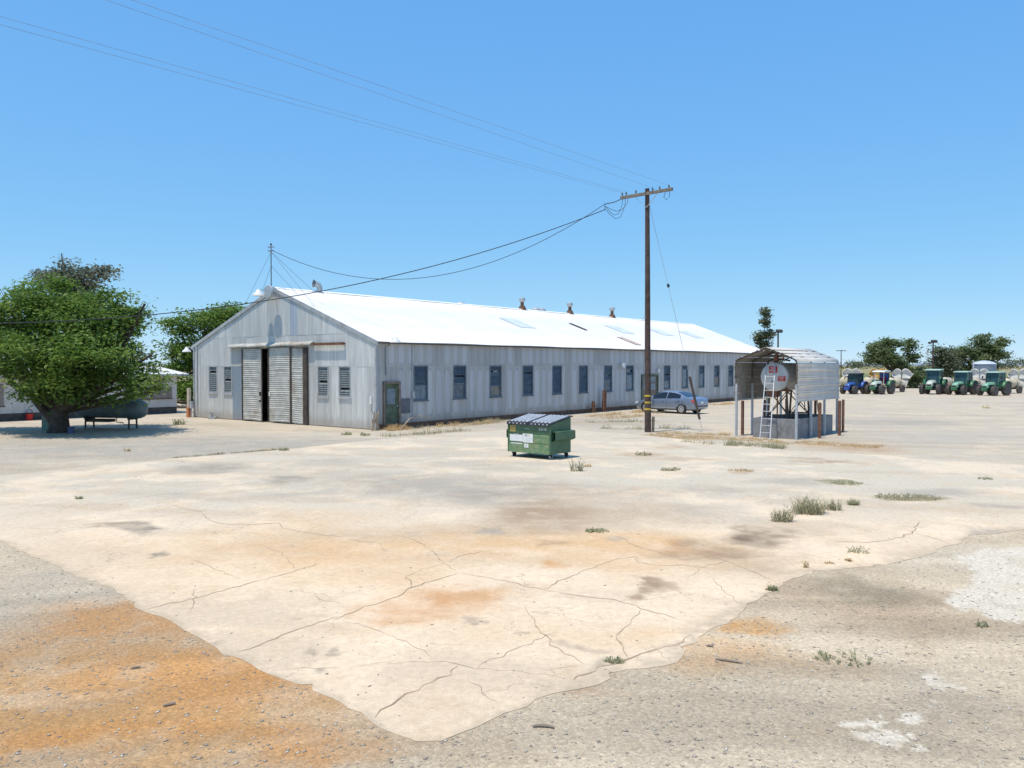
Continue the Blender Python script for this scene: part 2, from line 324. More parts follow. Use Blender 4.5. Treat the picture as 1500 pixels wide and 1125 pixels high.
PATCH = [((1000, 625), [(885, 425), (960, 470), (965, 510), (920, 545), (865, 565), (885, 600), (960, 595), (1000, 640), (1060, 638), (1125, 650), (1300, 640), (1300, 400), (1125, 395), (1000, 405)]),
         ((1000, 625), [(580, 1020), (640, 1000), (700, 1020), (735, 1045), (690, 1065), (640, 1060), (600, 1045)]), ((1000, 625), [(510, 985), (560, 970), (605, 968), (600, 990), (540, 1002)]),
         ((1000, 625), [(690, 965), (730, 938), (790, 940), (785, 975), (740, 985)]), ((1000, 625), [(770, 815), (810, 800), (850, 830), (945, 850), (900, 862), (830, 855)]), ((1000, 625), [(800, 905), (830, 885), (828, 920), (800, 930)]),
         ((1000, 625), [(610, 965), (665, 960), (660, 985), (615, 990)]), ((1000, 625), [(690, 995), (760, 1000), (745, 1020), (700, 1010)]), ((1000, 625), [(745, 1075), (790, 1055), (810, 1070), (760, 1085)]), ((1000, 625), [(525, 945), (560, 932), (560, 950)])]
REMN = [np.array([[p.x, p.y] for p in gpx(o, q)]) for o, q in PATCH]
poly = np.array([[G(*p).x, G(*p).y] for p in OUT]+[[-16.0, 21.2]])
so_ln = [(p.x, p.y) for p in ragged([G(*p) for p in OUT]+[Vector((-16.0, 21.2, 0))], .14, .045, 3)]
fp = fan(5.8, 37); fp = fp[inside(fp, np.array(so_ln))]
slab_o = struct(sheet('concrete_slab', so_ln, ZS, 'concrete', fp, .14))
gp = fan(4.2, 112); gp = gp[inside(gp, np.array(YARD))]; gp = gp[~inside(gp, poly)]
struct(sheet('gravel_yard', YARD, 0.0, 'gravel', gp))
pm('crack_dirt', (.42, .315, .22), .95, var=.35, scale=2.5, spec=.1)
CR = [((500, 625), .020, [(-30, 640), (80, 595), (160, 570), (215, 545), (240, 528), (320, 505), (385, 485)]), ((500, 625), .012, [(385, 485), (340, 450), (300, 410), (240, 375), (200, 360)]), ((500, 625), .012, [(345, 450), (400, 425), (520, 405)]),
      ((500, 625), .015, [(395, 485), (480, 500), (560, 515), (665, 540), (760, 555), (900, 572), (990, 600), (1060, 620), (1125, 640)]), ((500, 625), .017, [(665, 540), (720, 510), (820, 470), (900, 440), (970, 428)]), ((500, 625), .012, [(970, 428), (975, 450), (1060, 460), (1125, 458), (1230, 470)]),
      ((500, 625), .013, [(600, 590), (630, 640), (672, 690), (690, 720), (740, 750), (800, 785)]), ((500, 625), .018, [(100, 960), (160, 915), (250, 870), (350, 820), (385, 790)]), ((500, 625), .006, [(0, 797), (100, 785), (250, 775), (330, 778), (440, 800), (560, 805), (700, 822), (760, 835)]),
      ((500, 625), .010, [(440, 800), (500, 770), (600, 725), (715, 675)]), ((500, 625), .009, [(150, 685), (210, 710), (265, 740), (300, 775)]), ((500, 625), .014, [(990, 600), (950, 650), (910, 690), (925, 740), (945, 765)]), ((500, 625), .006, [(405, 825), (450, 860), (490, 900), (520, 920)]),
      ((500, 625), .012, [(920, 365), (960, 390), (1030, 412), (1125, 440)]), ((500, 625), .012, [(345, 450), (270, 470), (210, 495), (235, 520), (210, 545)]), ((500, 625), .010, [(0, 640), (80, 660), (150, 685)]), ((500, 625), .008, [(0, 365), (60, 378), (120, 385), (155, 420)]), ((500, 625), .009, [(240, 375), (290, 400), (320, 420)]),
      ((0, 625), .013, [(470, 610), (560, 585), (650, 565), (760, 535), (870, 505), (960, 480), (1060, 450)]), ((0, 625), .020, [(785, 745), (880, 710), (960, 680), (1030, 655), (1125, 625)]), ((0, 625), .011, [(640, 535), (640, 570), (628, 612)]), ((0, 625), .016, [(540, 255), (610, 270), (665, 283), (695, 315), (760, 323), (850, 322), (925, 318), (930, 335), (1010, 350), (1125, 365)]),
      ((0, 625), .006, [(900, 805), (1000, 800), (1125, 795)]), ((0, 625), .009, [(620, 435), (690, 460), (760, 490), (800, 505)]), ((0, 625), .010, [(1025, 545), (1070, 575), (1125, 583)]), ((0, 625), .008, [(930, 415), (955, 450), (975, 475)]), ((0, 625), .007, [(400, 610), (480, 607)]), ((0, 625), .007, [(430, 375), (520, 350), (600, 340)]), ((0, 625), .007, [(800, 390), (870, 395), (930, 415)]),
      ((1000, 625), .010, [(100, 500), (140, 545), (180, 580), (210, 595)]), ((1000, 625), .022, [(500, 380), (600, 383), (690, 375), (760, 350), (775, 310)]), ((1000, 625), .012, [(0, 440), (100, 430), (240, 480), (310, 520)]), ((1000, 625), .010, [(760, 350), (880, 385)]), ((1000, 625), .009, [(20, 500), (60, 465), (160, 440)]),
      ((500, 625), .03, [(770, 838), (800, 815), (850, 795), (940, 770), (1040, 735), (1125, 712), (1150, 690)]), ((500, 625), .012, [(1040, 735), (1065, 760), (1085, 775)]), ((500, 625), .012, [(970, 760), (1000, 775)]), ((500, 625), .006, [(700, 822), (690, 805), (760, 790), (800, 790)]), ((500, 625), .005, [(800, 640), (840, 620), (870, 650)])]
for ci, (org, wd, pts) in enumerate(CR):
    r = random.Random(50+ci); P = []
    q = gpx(org, pts)
    for a, b in zip(q[:-1], q[1:]):
        n = max(2, int((b-a).length/.11)); nn = Vector((-(b-a).y, (b-a).x, 0)).normalized()
        for j in range(n): P.append(a.lerp(b, j/n)+nn*r.uniform(-.035, .035))
    P.append(q[-1]); vs = []; ww = wd
    for i, p in enumerate(P):
        d = (P[min(i+1, len(P)-1)]-P[max(i-1, 0)]).normalized(); nn = Vector((-d.y, d.x, 0))
        ww = ww*.6+.4*wd*r.choice((.35, .6, 1, 1.2, 2.2)); e = min(1, i/3+.15, (len(P)-1-i)/3+.15); h = ww*e*.48
        vs += [p+nn*h+Vector((0, 0, ZS+.003)), p-nn*h+Vector((0, 0, ZS+.003))]
    m = MB(); m.add(vs, [(2*i, 2*i+1, 2*i+3, 2*i+2) for i in range(len(P)-1)]); struct(m.build('crack', 'crack_dirt', slab_o))
# loose stones near the camera: real pebbles, too many to count
k = NT('pebble'); a = k.new('ShaderNodeAttribute', attribute_name='tone')
cr = k.new('ShaderNodeValToRGB'); k.link(a.outputs['Fac'], cr.inputs[0]); e = cr.color_ramp.elements
e[0].color = (.14, .12, .10, 1); e[1].color = (.62, .57, .48, 1); x = e.new(.35); x.color = (.30, .25, .20, 1); x = e.new(.8); x.color = (.40, .34, .27, 1)
k.link(cr.outputs[0], k.b.inputs['Base Color']); k.b.inputs['Roughness'].default_value = .9
def pebbles(name, n, d0, d1, smin, smax, onslab, keep=1.0):
    d = d0*(d1/d0)**rng.random(n); X = (rng.random(n)*2-1)*d*.72; P = np.stack([X, d], 1)
    ins = inside(P, poly); P = P[ins if onslab else ~ins]; n = len(P)
    base = np.array([[1, 0, 0], [0, 1, 0], [-1, 0, 0], [0, -1, 0], [.1, .1, .42], [-.1, 0, -.3]]); fc = np.array([[0, 1, 4], [1, 2, 4], [2, 3, 4], [3, 0, 4], [1, 0, 5], [2, 1, 5], [3, 2, 5], [0, 3, 5]])
    s = smin+(smax-smin)*rng.random(n)**4.5; a = rng.random(n)*6.28
    v = base[None]*(.6+.8*rng.random((n, 6, 1)))*s[:, None, None]; v[:, :, 0] *= (1+.6*rng.random((n, 1)))
    x = v[:, :, 0]*np.cos(a)[:, None]-v[:, :, 1]*np.sin(a)[:, None]; y = v[:, :, 0]*np.sin(a)[:, None]+v[:, :, 1]*np.cos(a)[:, None]
    V3 = np.stack([x+P[:, 0:1], y+P[:, 1:2], v[:, :, 2]+(ZS if onslab else 0)+s[:, None]*.15], 2).reshape(-1, 3)
    Fc = (fc[None]+np.arange(n)[:, None, None]*6).reshape(-1, 3)
    t = np.repeat(np.clip(rng.normal(.74, .18, n), 0, 1), 6)
    o = fast(name, V3, Fc, 'pebble', tone=t); struct(o, 'stuff'); return o
o = pebbles('loose_gravel', 30000, 4.6, 17, .003, .019, False); o['label'] = 'loose pebbles strewn over the gravel yard'
o = pebbles('grit_on_slab', 1500, 6, 22, .004, .018, True); o['label'] = 'grit scattered on the concrete slab'
# twigs and scraps lying about, one by one
pm('twig', (.30, .24, .18), .9, var=.3)
def curved(name, px, py, lpx, ang, bend, label, mat='twig', r=.012, grp=None):
    g = G(px, py); L = lpx*g.y/F; m = MB(); n = 8; pts = []
    for i in range(n+1):
        t = i/n-.5; pts.append((t*L, bend*L*(.25-t*t)*2.2, .006+r*.8))
    m.tube(pts, [r*(.5+.5*math.sin(math.pi*(i+.6)/(n+1.2))) for i in range(n+1)], 6)
    o = m.build(name, mat); o.location = (g.x, g.y, 0); o.rotation_euler = (0, 0, R(ang)); tag(o, label, 'twig'); return o
curved('bark_strip', 796, 1067, 32, -8, .22, 'curled dark bark strip on grey gravel just right of the slab tip', r=.013)
curved('twig', 1068, 970, 40, -25, .05, 'thin straight twig on orange gravel right of the slab')
curved('twig', 199, 980, 14, 30, .2, 'short bent twig on orange dirt at lower left')
curved('twig', 248, 1034, 18, 35, .05, 'short twig lying on the orange dirt nearest the bottom edge')
curved('twig', 1040, 948, 10, -10, .3, 'small curled twig beside the slab\'s broken right rim')
# ================================================================== warehouse
def siding(name, col, oval, rustbase):
    k = NT(name); g = k.coord('Generated'); o = k.coord('Object'); rnd = k.new('ShaderNodeObjectInfo').outputs['Random']
    v = k.new('ShaderNodeVectorMath', operation='ADD'); k.link(o, v.inputs[0])
    cb = k.new('ShaderNodeCombineXYZ'); k.link(k.math('MULTIPLY', rnd, 37.0), cb.inputs[0]); k.link(cb.outputs[0], v.inputs[1])
    st = k.noise(k.mapping(v.outputs[0], (6, 6, .35)), 1.0, 5, .65)
    st2 = k.noise(k.mapping(v.outputs[0], (1.5, 1.5, .5)), 1.3, 4, .6)
    c = k.mix(k.rng(st, .3, .7), c4(tuple(x*.86 for x in col)), c4(tuple(x*1.1 for x in col)))
    c = k.mix(k.math('MULTIPLY', k.rng(st2, .5, .72), .4), c, c4((col[0]*1.25, col[1]*1.27, col[2]*1.3)))
    sx = k.new('ShaderNodeSeparateXYZ'); k.link(g, sx.inputs[0])
    so_ = k.new('ShaderNodeSeparateXYZ'); k.link(o, so_.inputs[0])
    if oval:
        # pale oval bloom where stacked sheets once trapped water, with a darker rim
        wob = k.noise(v.outputs[0], 2.2, 3)
        u = k.math('ABSOLUTE', k.math('SUBTRACT', k.math('ADD', sx.outputs[0], k.math('MULTIPLY', wob, .12)), .56)); w_ = k.math('ABSOLUTE', k.math('SUBTRACT', sx.outputs[2], .52))
        r = k.math('POWER', k.math('ADD', k.math('POWER', k.math('DIVIDE', u, .33), 3.0), k.math('POWER', k.math('DIVIDE', w_, .42), 6.0)), .3)
        on = k.rng(rnd, .25, .34)
        c = k.mix(k.math('MULTIPLY', k.math('MULTIPLY', k.rng(r, 1.0, .9), on), .42), c, c4((col[0]*1.2, col[1]*1.26, col[2]*1.42)))
        rim = k.math('MULTIPLY', k.rng(r, .86, .97), k.rng(r, 1.13, 1.0))
        c = k.mix(k.math('MULTIPLY', k.math('MULTIPLY', rim, on), .32), c, c4(tuple(x*.6 for x in col)))
    hs = k.new('ShaderNodeHueSaturation'); k.link(k.rng(rnd, 0, 1, .9, 1.1, False), hs.inputs['Value']); k.link(c, hs.inputs['Color']); c = hs.outputs[0]
    # dirt splashed up from the ground, stain lines
    c = k.mix(k.math('MULTIPLY', k.rng(k.math('ADD', so_.outputs[2], k.math('MULTIPLY', st2, -1.1)), .15, -.45), rustbase), c, (.30, .24, .185, 1))
    c = k.mix(k.math('MULTIPLY', k.rng(k.noise(k.mapping(v.outputs[0], (9, 9, .22)), 1.0, 3), .66, .76), .3), c, (.24, .22, .2, 1))
    k.link(c, k.b.inputs['Base Color']); k.b.inputs['Roughness'].default_value = .55; k.b.inputs['Metallic'].default_value = .25
    return k.m
siding('siding_gable', (.63, .63, .605), False, .45)
siding('siding_long', (.455, .445, .43), True, .6)
siding('siding_bright', (.47, .52, .58), False, .2)
siding('siding_blue', (.33, .40, .47), False, .3)
pm('roof_white', (.86, .83, .79), .6, var=.04, scale=.6, dirt=(.68, .65, .6), dirtamt=.25)
pm('skylight', (.62, .67, .70), .35, var=.08, scale=1.5)
pm('rust_patch', (.50, .38, .30), .8, var=.2, scale=2)
pm('trim_grey', (.40, .42, .43), .6, var=.15, dirt=(.25, .22, .2))
pm('timber_dark', (.10, .08, .065), .9, var=.3)
pm('interior', (.12, .115, .11), .95, var=.2)
pm('rust', (.17, .085, .05), .9, var=.4, scale=6, bump=.3)
pm('hood', (.40, .39, .36), .7, var=.2, scale=2, dirt=(.27, .15, .09), dirtamt=.85)
pm('door_iron', (.54, .54, .50), .55, var=.16, scale=2.2, dirt=(.36, .30, .22), dirtamt=.6)
pm('jamb', (.075, .06, .05), .9, var=.3)
pm('white_enamel', (.75, .75, .74), .35, var=.05)
pm('galv', (.46, .48, .49), .5, .4, var=.15, scale=6)
pm('louver', (.075, .095, .115), .45, var=.25, scale=4)
pm('louver_gable', (.21, .23, .225), .6, var=.25, scale=4)
pm('frame_dark', (.13, .16, .19), .7, var=.25)
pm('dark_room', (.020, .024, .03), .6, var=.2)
pm('pane_pale', (.14, .20, .245), .2, var=.25, scale=2.5)
pm('pane_dim', (.085, .12, .155), .25, var=.3, scale=2.5)
pm('pane_tan', (.20, .18, .155), .5, var=.2, scale=3)
pm('door_green', (.085, .12, .075), .7, var=.4, scale=3, dirt=(.19, .15, .10), dirtamt=.6)
pm('door_brown', (.20, .16, .125), .8, var=.3, scale=4)
pm('vent_grey', (.115, .12, .14), .6, var=.15)
pm('cable_black', (.03, .03, .032), .6, var=.1)
pm('meter_cream', (.55, .48, .36), .6, var=.2)
pm('orange_paint', (.55, .20, .08), .7, var=.25)
wh = thing('warehouse', 'long grey corrugated metal warehouse with bright white gable roof', 'warehouse', BC, YAW)
PITCH = .0875
def rect_gable(a, b): (s0, z1), (s1, z0) = GW(*a), GW(*b); return [min(s0, s1), max(s0, s1), min(z0, z1), max(z0, z1)]
def rect_long(a, b): (s0, z1), (s1, z0) = LW(*a), LW(*b); return [min(s0, s1), max(s0, s1), min(z0, z1), max(z0, z1)]
def rake(t): return HE+(HR-HE)*(1-abs(t-BW/2)/(BW/2))
def P_long(s, off, z): return (s, -off, z)
def P_gab(t, off, z): return (-off, t, z)
def panel(P, s0, s1, z0, z1, ops, mat, parent, top=None, lift=0.0):
    """one corrugated sheet between s0 and s1, cut round the openings"""
    xs = list(np.arange(math.ceil(s0/(PITCH/4)+.01)*(PITCH/4), s1-.001, PITCH/4)); xs = [s0]+xs+[s1]
    for o in ops:
        for e in o[:2]:
            if s0 < e < s1: xs.append(e)
    xs = sorted(set(round(x, 4) for x in xs)); m = MB()
    lean = random.uniform(-.004, .004)
    for a, b in zip(xs[:-1], xs[1:]):
        if b-a < 1e-4: continue
        oa = .02+.010*math.sin(2*math.pi*a/PITCH)+lift+lean; ob = .02+.010*math.sin(2*math.pi*b/PITCH)+lift+lean
        ta, tb = (min(z1, top(a)), min(z1, top(b))) if top else (z1, z1)
        if max(ta, tb) <= z0: continue
        mid = (a+b)/2; segs = [(z0, z0, ta, tb)]
        for o in ops:
            if o[0] <= mid <= o[1]:
                ns = []
                for (p, q, r, s) in segs:
                    if o[3] <= p or o[2] >= max(r, s): ns.append((p, q, r, s)); continue
                    if o[2] > p: ns.append((p, q, o[2], o[2]))
                    if o[3] < max(r, s): ns.append((o[3], o[3], r, s))
                segs = ns
        for (p, q, r, s) in segs:
            m.add([P(a, oa, p), P(b, ob, q), P(b, ob, s), P(a, oa, r)], [(0, 1, 2, 3)], True)
    if not m.v: return
    # a sheet cut right through by an opening is two pieces
    key = {}; par = list(range(len(m.f)))
    def find(i):
        while par[i] != i: par[i] = par[par[i]]; i = par[i]
        return i
    for i, f in enumerate(m.f):
        for v in f:
            kk = tuple(round(c_, 3) for c_ in m.v[v])
            if kk in key: par[find(i)] = find(key[kk])
            else: key[kk] = i
    isl = {}
    for i, f in enumerate(m.f): isl.setdefault(find(i), []).append(f)
    for fs in isl.values():
        q = MB()
        for f in fs: q.add([m.v[v] for v in f], [(0, 1, 2, 3)], True)
        q.build('siding_panel', mat, parent)
def backing(P, name, s0, s1, z0, z1, ops, top=None, mat='interior'):
    m = MB(); xs = sorted(set([s0, s1]+[e for o in ops for e in o[:2] if s0 < e < s1]+([BW/2] if top else [])))
    for a, b in zip(xs[:-1], xs[1:]):
        mid = (a+b)/2; segs = [(z0, z0, min(z1, top(a)) if top else z1, min(z1, top(b)) if top else z1)]
        for o in ops:
            if o[0] <= mid <= o[1]:
                ns = []
                for (p, q, r, s) in segs:
                    if o[2] > p+.01: ns.append((p, q, o[2], o[2]))
                    ns.append((o[3], o[3], r, s))
                segs = ns
        for (p, q, r, s) in segs:
            vs = [P(a, -.02, p), P(b, -.02, q), P(b, -.02, s), P(a, -.02, r), P(a, -.10, p), P(b, -.10, q), P(b, -.10, s), P(a, -.10, r)]
            m.add(vs, [(0, 1, 2, 3), (7, 6, 5, 4), (0, 4, 5, 1), (1, 5, 6, 2), (2, 6, 7, 3), (3, 7, 4, 0)])
    return m.build(name, mat, wh)
ZM = 3.08
gw = [rect_gable(a, b) for a, b in (((306.8, 541.5), (319.1, 585.9)), ((328.7, 541), (340.9, 585.3)), ((466, 538.7), (482, 592)), ((497.2, 538.1), (514.5, 593.3)))]
gd = rect_gable((357.5, 508), (451, 619)); gd[2] = 0; gd[3] = 4.02
for q in gw: q[2], q[3] = 1.5, ZM-.02
lwp = [(605.4, 626.7), (663.6, 682.8), (717.3, 734.6), (765.3, 781), (808.6, 822.6), (848, 860.9), (884.5, 896.5), (916.9, 928.1), (972.1, 982.1), (998.5, 1007), (1023.4, 1031.9), (1045.8, 1053.8), (1066.7, 1074.8)]
lw = []
for a, b in lwp:
    s0 = LW(a, 550)[0]; s1 = LW(b, 550)[0]; lw.append([s0, s1, 1.34, ZM])
lw[0][1] = lw[0][0]+1.0
for q in lw: q[1] = q[0]+1.0 if abs(q[1]-q[0]-1.0) < .35 else q[1]
st = lw[-1][0]-lw[-2][0]
while lw[-1][1]+st < BL-1: lw.append([lw[-1][0]+st, lw[-1][1]+st, 1.34, ZM])
d1 = [LW(560, 590)[0], LW(585.2, 590)[0], .1, 2.32]; d2 = [LW(938.6, 565)[0], LW(963, 565)[0], .15, 2.45]
vt = [LW(585.3, 595)[0]+.03, LW(599.7, 595)[0], .72, 1.45]
gwall = backing(P_gab, 'gable_wall', .06, BW-.06, .02, 9, gw+[gd], rake)
lwall = backing(P_long, 'long_wall', .06, BL-.06, .02, HE-.02, lw+[d1, d2])
m = MB(); m.box((BL/2, BW, HE/2), (BL-.02, .1, HE)); m.build('rear_wall', 'siding_long', wh)
m = MB(); m.prism([(0, 0), (BW, 0), (BW, HE), (BW/2, HR-.03), (0, HE)], .08, 'x', BL-.08); m.build('far_gable_wall', 'siding_long', wh)
m = MB(); m.box((BL/2, BW/2, .015), (BL-.3, BW-.3, .03)); m.build('inside_floor', 'interior', wh)
# gable sheets in three courses
PWD = .665
n = round(BW/PWD); ww_ = BW/n
for i in range(n):
    a, b = i*ww_, (i+1)*ww_
    for j, (z0, z1) in enumerate(((.03, ZM), (ZM-.04, 4.72), (4.68, 9))):
        if a > gd[0]-.02 and b < gd[1]+.02 and j == 0: continue
        mt = 'siding_gable'
        if j == 0 and abs((a+b)/2-(gd[1]+.42)) < .36: mt = 'siding_blue'
        if j == 2 and abs((a+b)/2-GW(431, 480)[0]) < .34: mt = 'siding_bright'
        panel(P_gab, a, b, z0, z1, gw+[gd], mt, gwall, rake, .006*j+random.choice((0, .003)))
n = round(BL/PWD); ww_ = BL/n
for i in range(n):
    a, b = i*ww_, (i+1)*ww_
    for j, (z0, z1) in enumerate(((.24, ZM), (ZM-.03, HE))):
        panel(P_long, a, b, z0, z1, lw+[d1, d2, vt], 'siding_long', lwall, None, .006*j+random.choice((0, .003)))
m = MB(); m.box((BL/2, -.005, .125), (BL, .10, .25)); m.build('foundation_sill', 'rust', wh)
m = MB(); m.box((-.025, -.025, HE/2), (.11, .11, HE)); m.build('corner_trim', 'trim_grey', wh)
m = MB(); m.box((-.025, BW+.02, HE/2), (.11, .11, HE)); m.build('corner_trim', 'trim_grey', wh)
# roof: corrugated white sheets on both slopes
ang = math.atan2(HR-HE, BW/2); OE, OR = .22, .09
def roofpt(x, k, side, lift=0.0):
    """k: 0 at the ridge .. 1 at the eave edge"""
    run = (BW/2+OE)*k; y = BW/2-run if side == 0 else BW/2+run
    return Vector((x, y, HR+.07-run*math.tan(ang)+lift))
for side in (0, 1):
    m = MB(); xs = np.arange(-OR, BL+OR+.001, .1)
    top = []; cr_ = [0, .33, .331, .66, .661, 1]; lf = [.02, .02, .008, .008, 0, -.004]
    pts = [roofpt(x, k_, side, l_+.012*math.cos(2*math.pi*x/.2)+.012*math.sin(x*.9+k_*3)) for x in xs for k_, l_ in zip(cr_, lf)]
    m.grid(pts, len(xs), 6)
    pts = [roofpt(x, k_, side, -.05) for x in (-OR, BL+OR) for k_ in (0, 1)]
    m.add(pts, [(0, 1, 3, 2)])
    m.build('roof_slope', 'roof_white', wh)
m = MB()
for side in (0, 1):
    s = -1 if side == 0 else 1
    a = [(-OR, BW/2, HR+.115), (BL+OR, BW/2, HR+.115), (BL+OR, BW/2+s*.25, HR+.115-.25*math.tan(ang)), (-OR, BW/2+s*.25, HR+.115-.25*math.tan(ang))]
    m.add(a, [(0, 1, 2, 3)])
m.build('ridge_cap', 'roof_white', wh)
for side in (0, 1):
    for x in (-OR-.01, BL+OR-.01):
        m = MB(); p0 = roofpt(x, -.001, side, -.09); p1 = roofpt(x, 1.002, side, -.09); m.bar(p0, p1, .03, .2) if False else m.add(
            [p0+Vector((0, 0, .1)), p1+Vector((0, 0, .1)), p1-Vector((0, 0, .1)), p0-Vector((0, 0, .1)), p0+Vector((.03, 0, .1)), p1+Vector((.03, 0, .1)), p1+Vector((.03, 0, -.1)), p0+Vector((.03, 0, -.1))],
            [(0, 1, 2, 3), (7, 6, 5, 4), (0, 4, 5, 1), (3, 2, 6, 7), (1, 5, 6, 2)])
        m.build('rake_trim', 'trim_grey', wh)
p = roofpt(0, 1, 0); m = MB(); m.box((BL/2, p.y+.02, p.z-.07), (BL+.2, .05, .06)); m.build('eave_trim', 'timber_dark', wh)
def roof_hit(px, py):
    n = Vector((0, -math.sin(ang), math.cos(ang))); M = Matrix.Rotation(YAW, 3, 'Z'); nw = M @ n; p0 = BC+M @ Vector((0, BW/2, HR+.07))
    r = ray(px, py); t = (p0-Vector((0, 0, H))).dot(nw)/r.dot(nw); q = M.transposed() @ (Vector((0, 0, H))+r*t-BC); return q
def roof_strip(name, mat, a, b, wid, lift=.035):
    qa, qb = roof_hit(*a), roof_hit(*b); x = (qa.x+qb.x)/2; m = MB()
    ka, kb = (BW/2-qa.y)/(BW/2+OE), (BW/2-qb.y)/(BW/2+OE); ka = max(.02, ka); kb = min(.985, kb)
    xs = np.arange(x-wid/2, x+wid/2+.01, .05)
    m.grid([roofpt(q, k_, 0, lift+.012*math.cos(2*math.pi*q/.2)+.012*math.sin(q*.9+k_*3)) for q in xs for k_ in np.linspace(ka, kb, 5)], len(xs), 5); return m.build(name, mat, wh)
for a, b in (((735, 466.5), (783, 481)), ((890, 477.5), (926, 489)), ((955, 482.5), (982, 492)), ((998, 486), (1028, 496))): roof_strip('skylight_panel', 'skylight', a, b, 1.9)
roof_strip('rusty_roof_panel', 'rust_patch', (905, 494), (938, 506), .9)
roof_strip('roof_gap', 'jamb', (832, 474), (862, 484.5), .42, .06)
for y0, z in ((2.2, .04), (2.9, .04), (4.6, .04)):
    pass
# roof ventilators along the ridge
def vent(px, kind, hgt, off=.0):
    # find ridge position under this column
    best = min(np.arange(0, BL, .1), key=lambda x: abs(750+F*((BC+U*x+V*(BW/2)).x)/((BC+U*x+V*(BW/2)).y)-px))
    b = roofpt(best, 0, 0); y = b.y+off; z = b.z-abs(off)*math.tan(ang); m = MB()
    if kind == 'stack':
        m.box((best, y, z+.08), (.5, .5, .36), taper=(.6, .6)); base = m.build('roof_vent', 'rust', wh)
        m = MB(); m.lathe([(.13, z+.2), (.13, z+hgt*.62), (.1, z+hgt*.62)], 12, c=(best, y, 0)); m.build('vent_pipe', 'rust', base)
        m = MB(); m.lathe([(.1, z+hgt*.58), (.21, z+hgt*.64), (.26, z+hgt*.78), (.21, z+hgt*.93), (.06, z+hgt)], 14, c=(best, y, 0)); m.build('vent_cap', 'galv', base)
    elif kind == 'dome':
        m.lathe([(.2, z-.2), (.2, z+.1), (.36, z+.12), (.36, z+.26), (.2, z+.38), (.03, z+.42)], 14, c=(best, y, 0)); m.build('roof_vent', 'galv', wh)
    else:
        m.tube([(best, y, z-.2), (best, y, z+.32), (best-.06, y+.03, z+.44), (best-.26, y+.12, z+.5)], [.15, .15, .17, .18], 14); base = m.build('roof_vent', 'galv', wh)
        m = MB(); m.tube([(best-.25, y+.115, z+.5), (best-.33, y+.15, z+.51)], [.18, .23], 14, False); m.build('vent_hood', 'vent_grey', base)
vent(465, 'elbow', .9, -.25); vent(765, 'stack', .92); vent(835, 'stack', .92); vent(896, 'stack', .92); vent(789, 'dome', .4, .3); vent(797.5, 'dome', .4, .3); vent(683, 'dome', .4, .5)
# wire mast on the front of the ridge
m = MB(); zt = HR+2.35; bx, by = -.12, BW/2+.15
m.tube([(bx, by, HR), (bx, by, zt)], .028, 8); mast = m.build('service_mast', 'frame_dark', wh)
for (x1, y1, zz) in ((.35, 3.4, zt-.35), (.3, -3.4, zt-.35), (2.6, -.4, zt-.35), (.3, 1.5, HR+1.25), (.9, -1.1, HR+1.25)):
    m = MB(); m.tube([(bx, by, zz), (bx+x1, by+y1, HR+.1-abs(y1)*math.tan(ang))], .009, 5); m.build('mast_brace', 'frame_dark', mast)
m = MB()
for z in (zt-.1, zt-.3): m.tube([(bx+.16*math.cos(a), by+.16*math.sin(a), z+.03*math.sin(3*a)) for a in np.linspace(0, 6.28, 13)], .012, 5)
m.build('insulator_ring', 'rust', mast)
m = MB(); m.lathe([(.02, zt), (.05, zt+.03), (.05, zt+.08), (.02, zt+.1)], 8, c=(bx, by, 0)); m.build('mast_cap', 'cable_black', mast)
# barn lamps
def lamp(root, p, d, sz=1.0):
    m = MB(); p = Vector(p); q = p+Vector(d); m.tube([p, p+Vector(d)*.6+Vector((0, 0, .18*sz)), q+Vector((0, 0, .12*sz)), q], .022, 6); a = m.build('lamp_arm', 'galv', root)
    m = MB(); m.lathe([(.02, .14*sz), (.08*sz, .12*sz), (.12*sz, .02*sz), (.24*sz, -.08*sz), (.26*sz, -.16*sz), (.20*sz, -.15*sz)], 14, c=q); m.build('lamp_shade', 'white_enamel', a)
lamp(wh, (-.2, BW/2+.25, HR-.35), (-.55, .15, .15), 1.25); lamp(wh, (.85, -.02, HE-.22), (.05, -.38, .32), 1.0); lamp(wh, (-.05, BW, HE-.3), (-.3, .3, .1), 1.0)
m = MB(); m.lathe([(.34, -.1), (.36, 0), (.30, .07), (.05, .12)], 18, 'x', (-.52, BW/2-.22, HR-.2)); m.tube([(-.3, BW/2-.2, HR-.3), (-.02, BW/2-.2, HR-.5)], .03, 6); m.build('reflector_lamp', 'galv', wh)
# conduits
m = MB(); m.tube([(-.07, BW-.35, .4), (-.07, BW-.35, 4.1), (-.1, BW-.1, 4.35)], .04, 8); m.build('conduit', 'trim_grey', wh)
m = MB(); m.tube([(.55, -.07, 1.0+1.6), (.55, -.07, 4.0), (.85, -.07, 4.1)], .018, 6); m.build('conduit', 'frame_dark', wh)
q = lw[0][0]-.12
m = MB(); m.tube([(q-.05, -.08, HE-.05), (q, -.07, HE-.5), (q, -.07, .3)], .025, 6); m.build('conduit', 'trim_grey', wh)
m = MB(); m.box((q, -.1, 1.62), (.15, .12, .35)); m.build('meter_box', 'trim_grey', wh)
m = MB(); m.box((-.07, .28, 1.42), (.08, .13, .36)); m.build('notice_plate', 'white_enamel', wh)
